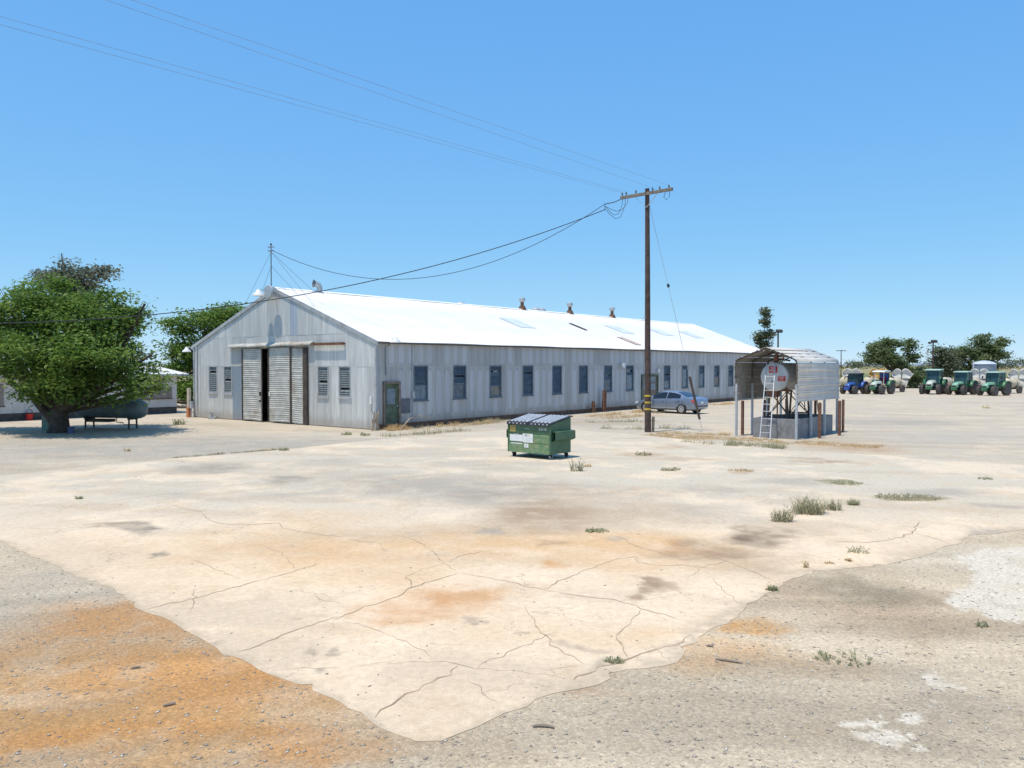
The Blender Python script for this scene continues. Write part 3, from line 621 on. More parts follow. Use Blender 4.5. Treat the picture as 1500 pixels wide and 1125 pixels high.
# windows: frame, louvers over a dark room, paler lower pane
def window(P, o, seed, gable):
    r = random.Random(seed); s0, s1, z0, z1 = o; m = MB()
    def bx_(a, b, p, q, o0, o1):
        c0, c1 = Vector(P(a, o0, p)), Vector(P(b, o1, q)); m.box((c0+c1)/2, [abs(x) for x in (c1-c0)])
    t = .055
    bx_(s0-.02, s0+t, z0-.02, z1+.02, -.08, .045); bx_(s1-t, s1+.02, z0-.02, z1+.02, -.08, .045); bx_(s0+t, s1-t, z1-t, z1+.02, -.08, .043); bx_(s0-.05, s1+.05, z0-.07, z0-.018, -.08, .09); bx_(s0+t, s1-t, z0-.018, z0+t, -.08, .04)
    fr = m.build('window', 'trim_grey' if gable else 'frame_dark', wh)
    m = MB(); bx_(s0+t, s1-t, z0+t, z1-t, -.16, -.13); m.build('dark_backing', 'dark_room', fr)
    frac = r.choice((0, .08, .0)) if gable else r.choice((.42, .45, .34, .3, .52, .0, .62, .85))
    zl = z0+t+(z1-z0-2*t)*frac
    m = MB(); nz = int((z1-t-zl)/.105); miss = r.randrange(2, max(3, nz-2)) if nz > 4 else -1
    for i in range(nz):
        if i == miss and r.random() < .75: continue
        z = zl+(i+.5)*(z1-t-zl)/nz; tl = .038 if gable else r.choice((.034, .034, .038, .02))
        a = [P(s0+t, -.01-tl*.6, z+.048), P(s1-t, -.01-tl*.6, z+.048), P(s1-t, -.01+tl*.6, z-.048), P(s0+t, -.01+tl*.6, z-.048)]
        m.add(a+[tuple(Vector(x)+Vector((0, 0, .008))) for x in a], [(0, 1, 2, 3), (7, 6, 5, 4), (0, 4, 5, 1), (2, 6, 7, 3)])
    if m.v: struct(m.build('louver_slats', 'louver_gable' if gable else 'louver', fr), 'stuff')
    if not gable and r.random() < .45:
        w2 = (s1-s0)*r.uniform(.3, .6); a_ = s0+t+(s1-s0-2*t-w2)*r.random(); zz = z1-t-(z1-zl)*r.uniform(.45, .95)
        m = MB(); bx_(a_, a_+w2, zz, z1-t-.03, -.125, -.11); m.build('inside_blind', r.choice(('pane_pale', 'pane_tan', 'trim_grey')), fr)
    if frac > .05:
        m = MB(); bx_(s0+t, s1-t, z0+t, zl-.02, -.045, -.03); m.build('lower_pane', r.choice(('pane_pale', 'pane_pale', 'pane_pale', 'pane_dim', 'pane_dim', 'pane_tan')) if not gable else 'pane_tan', fr)
        m = MB(); bx_(s0+t, s1-t, zl-.02, zl+.02, -.05, .015); m.build('mullion', 'frame_dark', fr)
for i, o in enumerate(gw): window(P_gab, o, 3+i, True)
for i, o in enumerate(lw): window(P_long, o, 31+i, False)
# sliding doors of horizontal corrugated iron under a tin hood
def slider(t0, t1, off, z1, name):
    m = MB(); zs = np.arange(.06, z1, .0275); ys = (t0, t0+(t1-t0)*.33, t0+(t1-t0)*.66, t1)
    rr = random.Random(int(t0*100)); wob = [rr.uniform(-.012, .012) for _ in range(400)]
    pts = [(-(off+.016*math.sin(2*math.pi*z/.11)+wob[int(z*7) % 400]*(1 if 0 < j < 3 else .3)), y, z+.02*math.sin(y*2)) for z in zs for j, y in enumerate(ys)]
    m.grid(pts, len(zs), 4); o = m.build(name, 'door_iron', wh)
    for y in (t0+.02, t1-.02):
        m = MB(); m.box((-(off+.03), y, z1/2+.03), (.05, .05, z1)); m.build('door_edge', 'jamb' if y == t1-.02 else 'door_brown', o)
    return o
ta, tb, tc, td, te, tf = (GW(x, 560)[0] for x in (357.5, 386.5, 396.7, 429.2, 448, 451.5))
dl = slider(tb, ta, .10, 4.0, 'sliding_door'); dr = slider(td, tc, .14, 4.05, 'sliding_door'); slider(te, td-.01, .12, 4.0, 'sliding_door')
m = MB(); m.box((-.06, (te+tf)/2-.02, 2.02), (.2, abs(te-tf)+.1, 4.04)); m.build('door_jamb', 'jamb', wh)
m = MB(); m.box((-.17, tb+.12, 1.55), (.06, .1, .22)); m.box((-.17, tb+.12, 1.15), (.06, .14, .1)); m.build('latch', 'jamb', dl)
m = MB(); m.box((-.18, tc-.12, 1.55), (.02, .1, .24)); m.build('notice', 'white_enamel', dr)
m = MB(); m.box((2.2, (tb+tc)/2-.6, 2.5), (.05, 1.5, 1.0)); m.build('inside_panel', 'trim_grey', wh)
ha, hb = GW(338, 507)[0], GW(460.7, 499)[0]; hr_ = GW(506.8, 499)[0]; zh = 4.16
m = MB(); ys = np.linspace(ha, hb, 30)
m.grid([(-(.03 if k_ == 0 else (.28 if k_ == 1 else .29)), y, zh+(.14 if k_ == 0 else (0 if k_ == 1 else -.06))+.012*math.sin(y*3)+(y-ha)/(hb-ha)*.05) for y in ys for k_ in (0, 1, 2)], 30, 3); m.build('door_hood', 'hood', wh)
m = MB(); m.box((-.19, (hb+hr_)/2-.02, zh+.02), (.10, abs(hb-hr_), .13)); m.box((-.10, hr_+.06, zh+.02), (.2, .1, .09)); m.build('door_rail', 'rust', wh)
# personnel doors
def pdoor(o, mats, glass, two=False):
    s0, s1, z0, z1 = o; t = .11; m = MB()
    for a, b, p, q in ((s0, s0+t, z0, z1), (s1-t, s1, z0, z1), (s0+t, s1-t, z1-t, z1)): m.box(((a+b)/2, -.02, (p+q)/2), (b-a, .16, q-p))
    fr = m.build('personnel_door', mats[0], wh); m = MB(); m.box(((s0+s1)/2, .02, (z0+z1)/2-.05), (s1-s0-2*t, .05, z1-z0-t)); lf_ = m.build('door_leaf', mats[1], fr)
    for (a, b, p, q) in glass:
        W_ = s1-s0; m = MB(); m.box((s0+W_*(a+b)/2, -.012, z0+(z1-z0)*(p+q)/2), (W_*(b-a), .02, (z1-z0)*(q-p))); m.build('pane', 'pane_pale', lf_)
    m = MB(); m.lathe([(.02, 0), (.035, -.05), (.03, -.08), (.01, -.09)], 8, 'y', (s1-t-.1, -.01, z0+1.0)); m.build('door_knob', 'galv', lf_)
pdoor(d1, ('door_brown', 'door_green'), [(.24, .72, .50, .84)])
pdoor(d2, ('door_green', 'door_brown'), [(.14, .46, .74, .92), (.14, .46, .5, .7), (.54, .86, .74, .92), (.54, .86, .5, .7)])
m = MB(); m.box(((vt[0]+vt[1])/2, -.02, (vt[2]+vt[3])/2), (vt[1]-vt[0], .1, vt[3]-vt[2]), None); vp = m.build('vent_panel', 'vent_grey', wh)
s_ = LW(908, 535)[0]; m = MB(); m.lathe([(.06, -.02), (.1, -.14), (.19, -.34), (.17, -.33)], 12, 'y', (s_, 0, 3.1)); m.build('wall_lamp', 'white_enamel', wh)
s_ = LW(961, 548)[0]; m = MB(); m.lathe([(.05, -.02), (.08, -.12), (.14, -.26), (.12, -.25)], 12, 'y', (s_, 0, 2.7)); m.build('wall_lamp', 'white_enamel', wh)
# posts and pipes against the walls
def rel(x, y, z=0): return BC+U*x+V*y+Vector((0, 0, z))
def rusty_post(px0, hgt, wid, label):
    s = LW(px0, 590)[0]; m = MB(); m.box((0, 0, hgt/2), (wid, .18, hgt), taper=(.9, .9)); m.box((wid*.2, -.12, hgt*.43), (wid*.3, .06, hgt*.86)); o = m.build('rusty_post', 'rust', None, .012)
    o.location = rel(s, -.42); o.rotation_euler = (R(1.5), R(1), YAW); tag(o, label, 'post')
rusty_post(876.5, 1.45, .26, 'tall rusty steel post standing against the long warehouse wall'); rusty_post(860.5, .78, .13, 'short rusty post stub left of the tall rusty post')
for i, px in enumerate((855.5, 867)):
    s = LW(px, 595)[0]; m = MB(); m.tube([(-.25, 0, .42), (0, 0, .42), (0, 0, 0)], .03, 6); o = m.build('rusty_pipe', 'rust'); o.location = rel(s, -.4); o.rotation_euler = (0, 0, YAW)
    tag(o, ('low bent rusty pipe left of the short post stub', 'low bent rusty pipe between the two rusty posts')[i], 'pipe')
up = thing('meter_post', 'tan wooden meter post with orange foot at warehouse left corner', 'post', rel(-.35, BW+.1), YAW)
m = MB(); m.box((0, 0, 1.05), (.16, .2, 1.4)); m.build('post', 'meter_cream', up, .01)
m = MB(); m.box((-.01, 0, .3), (.2, .24, .6)); m.build('orange_foot', 'orange_paint', up, .01)
m = MB(); m.box((0, -.28, .75), (.14, .2, .4)); m.tube([(0, -.28, .55), (0, -.28, 0)], .04, 6); m.build('meter_box', 'trim_grey', up)
# ================================================================== utility pole, wires
pm('pole_wood', (.085, .055, .045), .9, var=.35, scale=5, bump=.4)
pm('arm_wood', (.21, .18, .145), .9, var=.3, scale=8, dirt=(.12, .09, .07), dirtamt=.5)
pm('band_yellow', (.62, .43, .05), .6, var=.15)
pm('wire_grey', (.30, .30, .32), .5)
pm('glassy', (.12, .13, .14), .25)
PB = G(949, 633); PB.z = 0
pole = thing('utility_pole', 'tall dark wooden utility pole with crossarm and yellow bands', 'utility pole', PB)
m = MB(); hs_ = [0, 1.5, 4, 7, 9.5, 11.25]; m.tube([(.004*math.sin(h)-.006*h, 0, h) for h in hs_], [.152, .146, .133, .12, .108, .1], 14); m.build('pole_shaft', 'pole_wood', pole)
AD = Vector((.75, -.66, 0)).normalized(); ZA = 10.98; A0 = Vector((-.066, 0, ZA))
m = MB(); m.bar(A0+Vector((-.08, -.13, 0))-AD*1.38, A0+Vector((-.08, -.13, .03))+AD*1.38, .12, .13); arm = m.build('crossarm', 'arm_wood', pole)
for s in (-1, 1):
    m = MB(); m.bar(A0+AD*.62*s+Vector((-.08, -.13, -.03)), A0+Vector((-.06, -.1, -.62)), .035, .012); m.build('arm_brace', 'galv', pole)
pins = []
for t, dz in ((-1.3, 0), (-1.08, 0), (.35, 0), (.72, 0), (1.2, 0), (-.55, 0)):
    p = A0+AD*t+Vector((-.08, -.13, .07)); m = MB(); m.lathe([(.018, 0), (.018, .06), (.045, .065), (.05, .10), (.03, .13), (.035, .16), (.015, .18)], 10, c=p); m.build('insulator', 'glassy', arm); pins.append(PB+p+Vector((0, 0, .16)))
for z in (1.07, 1.38, 1.69):
    m = MB(); r_ = .156-z*.003; m.lathe([(r_-.01, z-.04), (r_, z-.035), (r_, z+.035), (r_-.01, z+.04)], 16, c=(-.006*z, 0, 0)); m.build('yellow_band', 'band_yellow', pole)
m = MB(); m.box((-.17, -.05, 4.7+.6), (.08, .05, .06)); m.tube([(-.2, -.05, 5.3), (-.26, -.06, 5.25), (-.26, -.06, 5.18)], .012, 5); m.build('pole_hook', 'galv', pole)
m = MB(); m.tube([A0+AD*.95+Vector((0, -.1, 0)), A0+AD*.85+Vector((0, -.1, -.25)), A0+AD*1.0+Vector((0, -.1, -.4)), A0+AD*1.15+Vector((0, -.1, -.25)), A0+AD*1.15+Vector((0, -.1, 0))], .012, 5); m.build('jumper_wire', 'cable_black', pole)
for t, q, dp in ((-1.25, -1.0, .75), (-1.1, -.8, .9), (-.95, -.55, .55)):
    m = MB(); a = A0+AD*t+Vector((-.1, -.15, -.02)); b = at(886, 299, 37.2)-PB+Vector((.02, 0, -.1-.12*(dp > .8))); m.tube([a, a+Vector((-.03, 0, -dp*.45)), a.lerp(b, .25)+Vector((0, 0, -dp*.85)), a.lerp(b, .5)+Vector((0, 0, -dp*.8)), a.lerp(b, .78)+Vector((0, 0, -dp*.4)), b], .011, 5); m.build('jumper_wire', 'cable_black', pole)
def wire(name, a, b, sag, r, label, mat='cable_black', n=28, grp='wires strung from the utility pole'):
    a = Vector(a); b = Vector(b); m = MB(); m.tube([a.lerp(b, i/n)-Vector((0, 0, 4*sag*(i/n)*(1-i/n))) for i in range(n+1)], r, 5, False); o = m.build(name, mat); return tag(o, label, 'wire', grp)
def away(p, px, py, d, k=2.0):
    q = at(px, py, d); return p+(q-p)*k
for i, (pi, px, py, lab) in enumerate(((0, 0, 36, 'lowest of four thin power lines crossing the upper left sky'), (1, 0, 24, 'second lowest of four thin power lines crossing upper left sky'), (2, 155, 0, 'second highest thin power line from pole top to upper left'), (4, 193, 0, 'highest thin power line running from the crossarm right end'))):
    p = pins[pi]; dq = (17.4, 17.4, 17.6, 17.0)[i]; q = away(p, px, py, dq, 2.0); wire('power_line', p, q, .0, .0045, lab, 'wire_grey')
pk = at(886, 299, 37.2); mt = rel(-.12, BW/2+.15, HR+2.1)
wire('service_cable', pk, mt, 2.4, .014, 'sagging service cable from pole to the mast on the warehouse ridge')
wire('service_cable', pk+Vector((0, 0, -.25)), (-40, 21.5, 7.9), 4.4, .018, 'thick black cable from pole sagging across the gable and left tree', n=60)
m = MB(); a0 = PB+A0-AD*1.35; m.tube([a0, a0.lerp(pk, .5)+Vector((0, 0, -.05)), pk, pk+Vector((0, 0, -.25))], .02, 5); m.build('cable_tail', 'cable_black', None)
bpy.data.objects['cable_tail']['label'] = 'short cable tails between crossarm left end and service cables'; bpy.data.objects['cable_tail']['category'] = 'wire'
# guy wire with its dark guard tube
gt = PB+Vector((.03, 0, 10.5)); gb = G(1029, 632)
gy = thing('guy_wire', 'guy wire with dark guard tube anchored right of the pole', 'guy wire', gb)
o0 = gt-gb; m = MB(); m.tube([(0, 0, 0), o0], .010, 5); m.build('strand', 'galv', gy)
m = MB(); m.tube([o0*.055, o0*.245], .06, 8); m.build('guard_tube', 'timber_dark', gy)
m = MB(); m.tube([o0*.64, o0*.655], .06, 8); m.build('strain_insulator', 'cable_black', gy)
m = MB(); m.bar((0, 0, 0), (.02, .02, .72), .11, .06); o = m.build('wooden_stake', 'arm_wood'); o.location = G(956.5, 633); tag(o, 'short weathered wooden stake right beside the pole foot', 'stake')
# ================================================================== dumpster
def painted(name, a, b, c_, fade):
    k = NT(name); o = k.coord(); n = k.noise(o, 2.5, 5, .65); n2 = k.noise(k.mapping(o, (3, 3, 9)), 1.5, 5, .7); n3 = k.noise(o, 9, 5, .7)
    cc = k.mix(k.rng(n, .35, .65), c4(a), c4(b)); cc = k.mix(k.math('MULTIPLY', k.rng(n2, .45, .68), fade), cc, c4(c_)); cc = k.mix(k.math('MULTIPLY', k.rng(n3, .66, .74), .7), cc, (.12, .075, .045, 1))
    k.link(cc, k.b.inputs['Base Color']); k.b.inputs['Roughness'].default_value = .55; return k.m
painted('bin_green', (.045, .115, .06), (.065, .14, .075), (.11, .17, .075), .5)
painted('bin_faded', (.19, .26, .12), (.11, .23, .12), (.33, .36, .20), .8)
pm('lid_black', (.04, .045, .055), .85, var=.25, scale=4, dirt=(.12, .12, .13), dirtamt=.4)
pm('lid_ridge', (.46, .48, .51), .6, var=.15, scale=3)
pm('rubber', (.028, .027, .027), .85, var=.3); pm('sticker_white', (.80, .80, .79), .6, var=.05, scale=5, dirt=(.45, .48, .42), dirtamt=.4); pm('sticker_yellow', (.60, .42, .10), .6, var=.25, scale=7, dirt=(.25, .2, .08), dirtamt=.6)
pm('ink_green', (.05, .16, .08), .6); pm('ink_yellow', (.72, .58, .1), .6); pm('ink_dark', (.08, .10, .09), .6); pm('ink_pale', (.55, .60, .55), .6)
FL, FR_ = G(745.5, 668.5), G(810, 674.5)
ax = (FR_-FL); BLN = 1.78; rzb = math.atan2(ax.y, ax.x)
bn = thing('dumpster', 'green metal dumpster on casters with ribbed black plastic lids', 'dumpster', (FL.x, FL.y, ZS), rzb)
D_, z0, zf, zb = 1.12, .17, 1.14, 1.34     # depth, floor, front and rear rim heights
ZB1, ZB2 = .50, .80
# body: side walls, back, floor, and a front of three pressed bands
m = MB(); m.prism([(0, z0), (D_, z0), (D_, zb), (0.0, zf)], .03, 'x', 0.0); m.prism([(0, z0), (D_, z0), (D_, zb), (0.0, zf)], .03, 'x', BLN-.03); m.box((BLN/2, D_-.015, (z0+zb)/2), (BLN-.06, .03, zb-z0)); m.box((BLN/2, D_/2, z0+.02), (BLN-.06, D_-.06, .04)); m.build('bin_body', 'bin_green', bn)
for (a, b, o_, mt) in ((z0, ZB1-.012, -.035, 'bin_faded'), (ZB1+.012, ZB2-.012, -.022, 'bin_faded'), (ZB2+.012, zf-.02, -.006, 'bin_green')):
    m = MB(); m.add([(.03, o_, a), (BLN-.03, o_, a), (BLN-.03, o_, b), (.03, o_, b), (.03, .03, a-.0), (BLN-.03, .03, a), (BLN-.03, .03, b+.02), (.03, .03, b+.02)], [(0, 1, 2, 3), (4, 7, 6, 5), (3, 2, 6, 7), (0, 4, 5, 1), (0, 3, 7, 4), (1, 5, 6, 2)]); m.build('front_band', mt, bn)
m = MB(); m.box((BLN/2, .012, z0+.5), (BLN-.06, .02, .95)); m.build('front_backing', 'bin_green', bn)
for x in (.0, BLN):
    m = MB(); m.box((x, -.012, (z0+zf)/2), (.05, .06, zf-z0)); m.build('corner_post', 'bin_green', bn, .006)
m = MB(); m.box((BLN/2, -.02, zf-.012), (BLN+.06, .06, .03)); m.build('front_rim', 'bin_green', bn)
# fork pockets: open box sleeves on both sides
for s, x in ((-1, -.0), (1, BLN)):
    m = MB(); xo = x+s*.16; y0_, y1_ = .06, D_+.05
    zt_, zb_ = .93, .62
    for (p, q) in (((x, zt_), (xo, zt_-.02)), ((xo, zt_-.02), (xo, zb_+.03)), ((xo, zb_+.03), (x, zb_-.03))):
        t = .012; m.add([(p[0], y0_, p[1]), (q[0], y0_, q[1]), (q[0], y1_, q[1]), (p[0], y1_, p[1]), (p[0]-s*t, y0_, p[1]-t), (q[0]-s*t, y0_, q[1]-t), (q[0]-s*t, y1_, q[1]-t), (p[0]-s*t, y1_, p[1]-t)], [(0, 1, 2, 3), (7, 6, 5, 4), (0, 4, 5, 1), (2, 6, 7, 3), (1, 5, 6, 2), (0, 3, 7, 4)])
    m.build('fork_pocket', 'bin_green', bn)
    m = MB(); m.box((x+s*.07, D_*.6, .775), (.13, .02, .26)); m.build('pocket_stop', 'rubber', bn)
# lids: two ribbed plastic leaves with a front lip
sl_ = math.atan2(zb-zf, D_)
def lidp(x, y, h): return (x, y-.04, zf+.02+(y)*math.tan(sl_)+h)
for i, (xa, xb) in enumerate(((-.04, BLN/2-.015), (BLN/2+.015, BLN+.04))):
    m = MB(); a = [lidp(xa, 0, 0), lidp(xb, 0, 0), lidp(xb, D_+.06, 0), lidp(xa, D_+.06, 0)]; b = [lidp(xa, 0, .035), lidp(xb, 0, .035), lidp(xb, D_+.06, .035), lidp(xa, D_+.06, .035)]
    m.add(a+b, [(0, 3, 2, 1), (4, 5, 6, 7), (0, 1, 5, 4), (1, 2, 6, 5), (2, 3, 7, 6), (3, 0, 4, 7)]); m.box(((xa+xb)/2, -.055, zf-.0), (xb-xa, .025, .09)); lid = m.build('lid', 'lid_black', bn)
    n = 5; wd = (xb-xa-.1)/n
    for j in range(n):
        x0 = xa+.05+j*wd+.04; x1 = x0+wd-.085; m = MB(); m.add([lidp(x0, .07, .035), lidp(x1, .07, .035), lidp(x1, D_-.02, .035), lidp(x0, D_-.02, .035), lidp(x0+.015, .1, .062), lidp(x1-.015, .1, .062), lidp(x1-.015, D_-.06, .062), lidp(x0+.015, D_-.06, .062)], [(4, 5, 6, 7), (0, 1, 5, 4), (1, 2, 6, 5), (2, 3, 7, 6), (3, 0, 4, 7)]); m.build('lid_ridge', 'lid_ridge', lid)
        m = MB(); m.box(((x0+x1)/2, -.07, zf+.012), (x1-x0-.03, .012, .045)); m.build('lip_tab', 'lid_ridge', lid)
m = MB(); m.tube([(-.05, D_+.05, zb+.03), (BLN+.05, D_+.05, zb+.03)], .02, 8); m.build('hinge_rod', 'rust', bn)
for x, y in ((.12, .12), (BLN-.1, .12), (.12, D_-.14), (BLN-.1, D_-.14)):
    m = MB(); m.box((x, y, .145), (.1, .1, .06)); m.box((x-.035, y+.02, .1), (.012, .09, .1)); m.box((x+.035, y+.02, .1), (.012, .09, .1)); ca = m.build('caster', 'rubber', bn)
    m = MB(); m.lathe([(.03, -.024), (.082, -.024), (.085, 0), (.082, .024), (.03, .024)], 16, 'x', (x, y+.03, .086)); m.build('caster_wheel', 'galv' if (x > 1 and y < .5) else 'rubber', ca)
# stickers and lettering on the front
def stick(name, x0, x1, za, zc, o_, mat):
    m = MB(); m.box(((x0+x1)/2, o_, (za+zc)/2), (x1-x0, .003, zc-za)); return m.build(name, mat, bn)
RX = (R(90), 0, 0)
ys = stick('hazard_sticker', .05, .30, .86, 1.06, -.012, 'sticker_yellow'); 
for z in (1.025, .985, .935, .895): m = MB(); m.box((.175+random.uniform(-.01, .01), -.0145, z), (.2, .001, .012)); m.build('printed_line', 'ink_dark', ys)
for (a, b) in ((.68, .91),): text_part('small_lettering', 'nnnn t', .075, 'ink_pale', bn, (.80, -.012, .985), RX, 1.0)
text_part('stencil_number', '2-0110', .135, 'sticker_white', bn, (1.46, -.014, .985), RX, .85)
s1_ = stick('white_poster', .07, .62, .545, .765, -.0255, 'sticker_white'); s2_ = stick('white_poster', .63, 1.06, .515, .815, -.027, 'sticker_white')
m = MB(); m.box((.34, -.0265, .785), (.54, .002, .04)); hd = m.build('poster_heading', 'ink_dark', bn); text_part('heading_print', 'no  trash', .045, 'sticker_white', hd, (.34, -.029, .785), RX, 1.2)
text_part('logo_letter', 'W', .13, 'ink_dark', s2_, (.77, -.0295, .745), RX, 1.05); text_part('logo_letter', 'M', .12, 'ink_yellow', s2_, (.90, -.0295, .745), RX, 1.1)
for j in range(4): m = MB(); m.box((.85, -.0295, .66-.035*j), (.34-.06*(j % 2), .001, .006)); m.build('printed_line', 'ink_pale', s2_)
for j in range(3): m = MB(); m.box((.3+.1*(j % 2), -.0275, .72-.05*j), (.3, .001, .006)); m.build('printed_line', 'ink_pale', s1_)
s4 = stick('torn_poster', .12, .60, .455, .486, -.0385, 'sticker_white')
s3_ = stick('small_sticker', .70, .88, .35, .475, -.0385, 'sticker_white'); text_part('sticker_print', '2071', .06, 'ink_dark', s3_, (.79, -.041, .41), RX, .9)
# ================================================================== fuel tank shelter
pm('sheet_white', (.58, .55, .505), .85, var=.08, scale=1.5, dirt=(.45, .40, .34), dirtamt=.4, spec=.15)
pm('sheet_under', (.27, .24, .205), .7, var=.2, scale=2)  # brown bare underside, its colour darkened further for the shade inside the shelter
pm('steel_leg', (.50, .52, .54), .5, .3, var=.12, scale=4)
pm('tank_white', (.62, .63, .62), .45, var=.1, scale=2, dirt=(.42, .36, .28), dirtamt=.5)
pm('curb_grey', (.25, .25, .255), .85, var=.22, scale=2.5, dirt=(.14, .125, .115), dirtamt=.75)
pm('steel_brown', (.20, .095, .06), .8, var=.35, scale=5)
pm('aluminium', (.50, .50, .50), .4, .5, var=.08)
pm('sign_red', (.55, .03, .03), .5, var=.15, scale=9); pm('hose', (.025, .025, .028), .6)
pm('stand_dark', (.13, .105, .085), .85, var=.35)
SO = G(1077, 639); SR = YAW-R(90)-R(2); SW, SDp = 2.75, 4.9
sh = thing('carport_shelter', 'white metal carport shelter with ribbed side panels beside pole', 'carport', SO, SR)
ZE, ZP, ZBt = 3.2, 3.86, 1.58
def prof(k):
    """half arch from panel foot (0) over the shoulder to the ridge (1); returns offset from the wall line, height"""
    if k < .5: return 0.0, ZBt+(ZE-ZBt)*k/.5
    if k < .65: a = (k-.5)/.15*R(72); return .3*(1-math.cos(a)), ZE+.3*math.sin(a)*.75
    a = R(72); x0, z0 = .3*(1-math.cos(a)), ZE+.3*math.sin(a)*.75; t = (k-.65)/.35; return x0+(SW/2-x0)*t, z0+(ZP-z0)*t
# side panels: one object each ribbed sheet, courses .37 m tall
def sheet_part(name, k0, k1, side, parent, nrib=1):
    m = MB(); n = 12; ks = np.linspace(k0, k1, n); pts = []
    for y in (-.06, SDp+.06):
        for j, k_ in enumerate(ks):
            x, z = prof(k_); t = j/(n-1); pr = .045*math.exp(-((t-.05)/.07)**2)+.012*math.exp(-((t-.5)/.07)**2)
            if k_ < .5: p = (-pr-.012, y, z)
            else: p = (x-pr*.3, y, z+.014+pr)
            pts.append((p[0], p[1], p[2]) if side == 0 else (SW-p[0], p[1], p[2]))
    m.grid(pts, 2, n); b = len(m.v)
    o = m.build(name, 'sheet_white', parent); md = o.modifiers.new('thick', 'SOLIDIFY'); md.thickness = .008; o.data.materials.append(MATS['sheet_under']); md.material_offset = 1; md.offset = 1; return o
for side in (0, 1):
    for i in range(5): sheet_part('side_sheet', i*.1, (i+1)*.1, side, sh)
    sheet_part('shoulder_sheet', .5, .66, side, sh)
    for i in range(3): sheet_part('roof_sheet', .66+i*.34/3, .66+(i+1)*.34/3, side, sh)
# hooped frames and legs
for y in (0.0, SDp/3, 2*SDp/3, SDp):
    m = MB(); ks = list(np.linspace(.3, .5, 2))+list(np.linspace(.52, .65, 6))+[1.0]; L = []
    for k_ in ks: x, z = prof(k_); L.append((x+.045, y, z-.03))
    Rr = [(SW-p[0], p[1], p[2]) for p in L[::-1][1:]]; m.tube(L+Rr, .032, 6); hp = m.build('frame_hoop', 'stand_dark', sh)
    for s, x in ((0, .045), (1, SW-.045)):
        m = MB(); m.box((x, y, 1.15), (.085, .085, 2.3)); m.build('leg', 'steel_leg', hp)
for x in (.06, SW-.06):
    m = MB(); m.box((x, SDp/2, ZBt+.03), (.05, SDp, .05)); m.build('side_rail', 'steel_leg', sh)
m = MB()
for k_ in np.linspace(.1, 1, 9):
    x, z = prof(k_); m.box((SW-x+.012 if k_ < .5 else SW-x, -.07, z+(.0 if k_ < .5 else .03)), (.035, .02, .035)); m.box((x-.012 if k_ < .5 else x, -.07, z+(.0 if k_ < .5 else .03)), (.035, .02, .035))
struct(m.build('screw_heads', 'stand_dark', sh), 'stuff')
# containment box
M4 = Matrix.Translation(SO) @ Matrix.Rotation(SR, 4, 'Z')
cb = thing('containment_box', 'grey open-topped spill containment box under the fuel tank', 'tank curb', M4 @ Vector((.72, .18, 0)), SR)
cw, cd, chh = SW-.85, SDp-.5, .84
for nm, c_, d in (('front_wall', (cw/2, .04, chh/2), (cw, .08, chh)), ('rear_wall', (cw/2, cd-.04, chh/2), (cw, .08, chh)), ('side_wall', (.04, cd/2, chh/2), (.078, cd-.16, chh-.004)), ('side_wall', (cw-.04, cd/2, chh/2), (.078, cd-.16, chh-.004)), ('box_floor', (cw/2, cd/2, .05), (cw-.16, cd-.16, .08))):
    m = MB(); m.box(c_, d); m.build(nm, 'curb_grey', cb, .008 if nm != 'box_floor' else 0)
# fuel tank on braced stand
tx, ty, tz, tr, tl = SW/2+.1, .62, 2.6, .61, 3.4
tk = thing('fuel_tank', 'round white fuel tank with red signs on braced steel stand', 'fuel tank', M4 @ Vector((tx, ty, 0)), SR)
m = MB(); m.lathe([(.02, -.05), (tr*.55, -.04), (tr*.9, -.012), (tr, .03), (tr, tl), (tr*.9, tl+.05), (.05, tl+.08)], 36, 'y', (0, 0, tz)); tb_ = m.build('tank_shell', 'tank_white', tk)
m = MB(); m.lathe([(tr+.006, .06), (tr+.012, .07), (tr+.012, .10), (tr+.006, .11)], 36, 'y', (0, 0, tz)); m.build('weld_band', 'tank_white', tb_)
m = MB(); m.lathe([(.09, tz+tr-.02), (.09, tz+tr+.08), (.13, tz+tr+.09), (.13, tz+tr+.14), (.05, tz+tr+.3), (.05, tz+tr+.38)], 12, c=(-.02, .25, 0)); m.tube([(0, .25, tz+tr+.3), (.25, .3, tz+tr+.34), (.3, .3, tz+tr+.1)], .03, 6); m.build('filler_cap', 'steel_brown', tb_)
m = MB(); m.tube([(-.33, .1, tz+tr-.1), (-.3, .2, tz+tr+.12), (0, .6, tz+tr+.16), (.3, 1.0, tz+tr+.1)], .04, 6); m.build('vent_pipe', 'stand_dark', tb_)
def plate(x0, x1, z0, z1, name, lines):
    m = MB(); m.box(((x0+x1)/2, -.062, (z0+z1)/2), (x1-x0, .006, z1-z0)); p = m.build(name, 'sign_red', tk)
    for s, sz, zz in lines: text_part('sign_lettering', s, sz, 'sticker_white', p, ((x0+x1)/2, -.067, zz), (R(90), 0, 0), .9)
plate(-.2, .16, tz+.18, tz+.46, 'warning_sign', (('NO', .13, tz+.385), ('FUEL', .14, tz+.255)))
plate(.2, .52, tz-.17, tz+.03, 'warning_sign', (('DIESEL', .095, tz-.03), ('FUEL', .08, tz-.115)))
m = MB(); m.box((-.02, -.06, tz-.2), (.15, .012, .04)); m.build('maker_plate', 'door_green', tk)
zb0 = .09
for sx in (-1, 1):
    for y in (.45, tl-.5):
        m = MB(); m.bar((sx*.5, y, zb0), (sx*.36, y, tz-.42), .07, .07); m.build('stand_leg', 'stand_dark', tk)
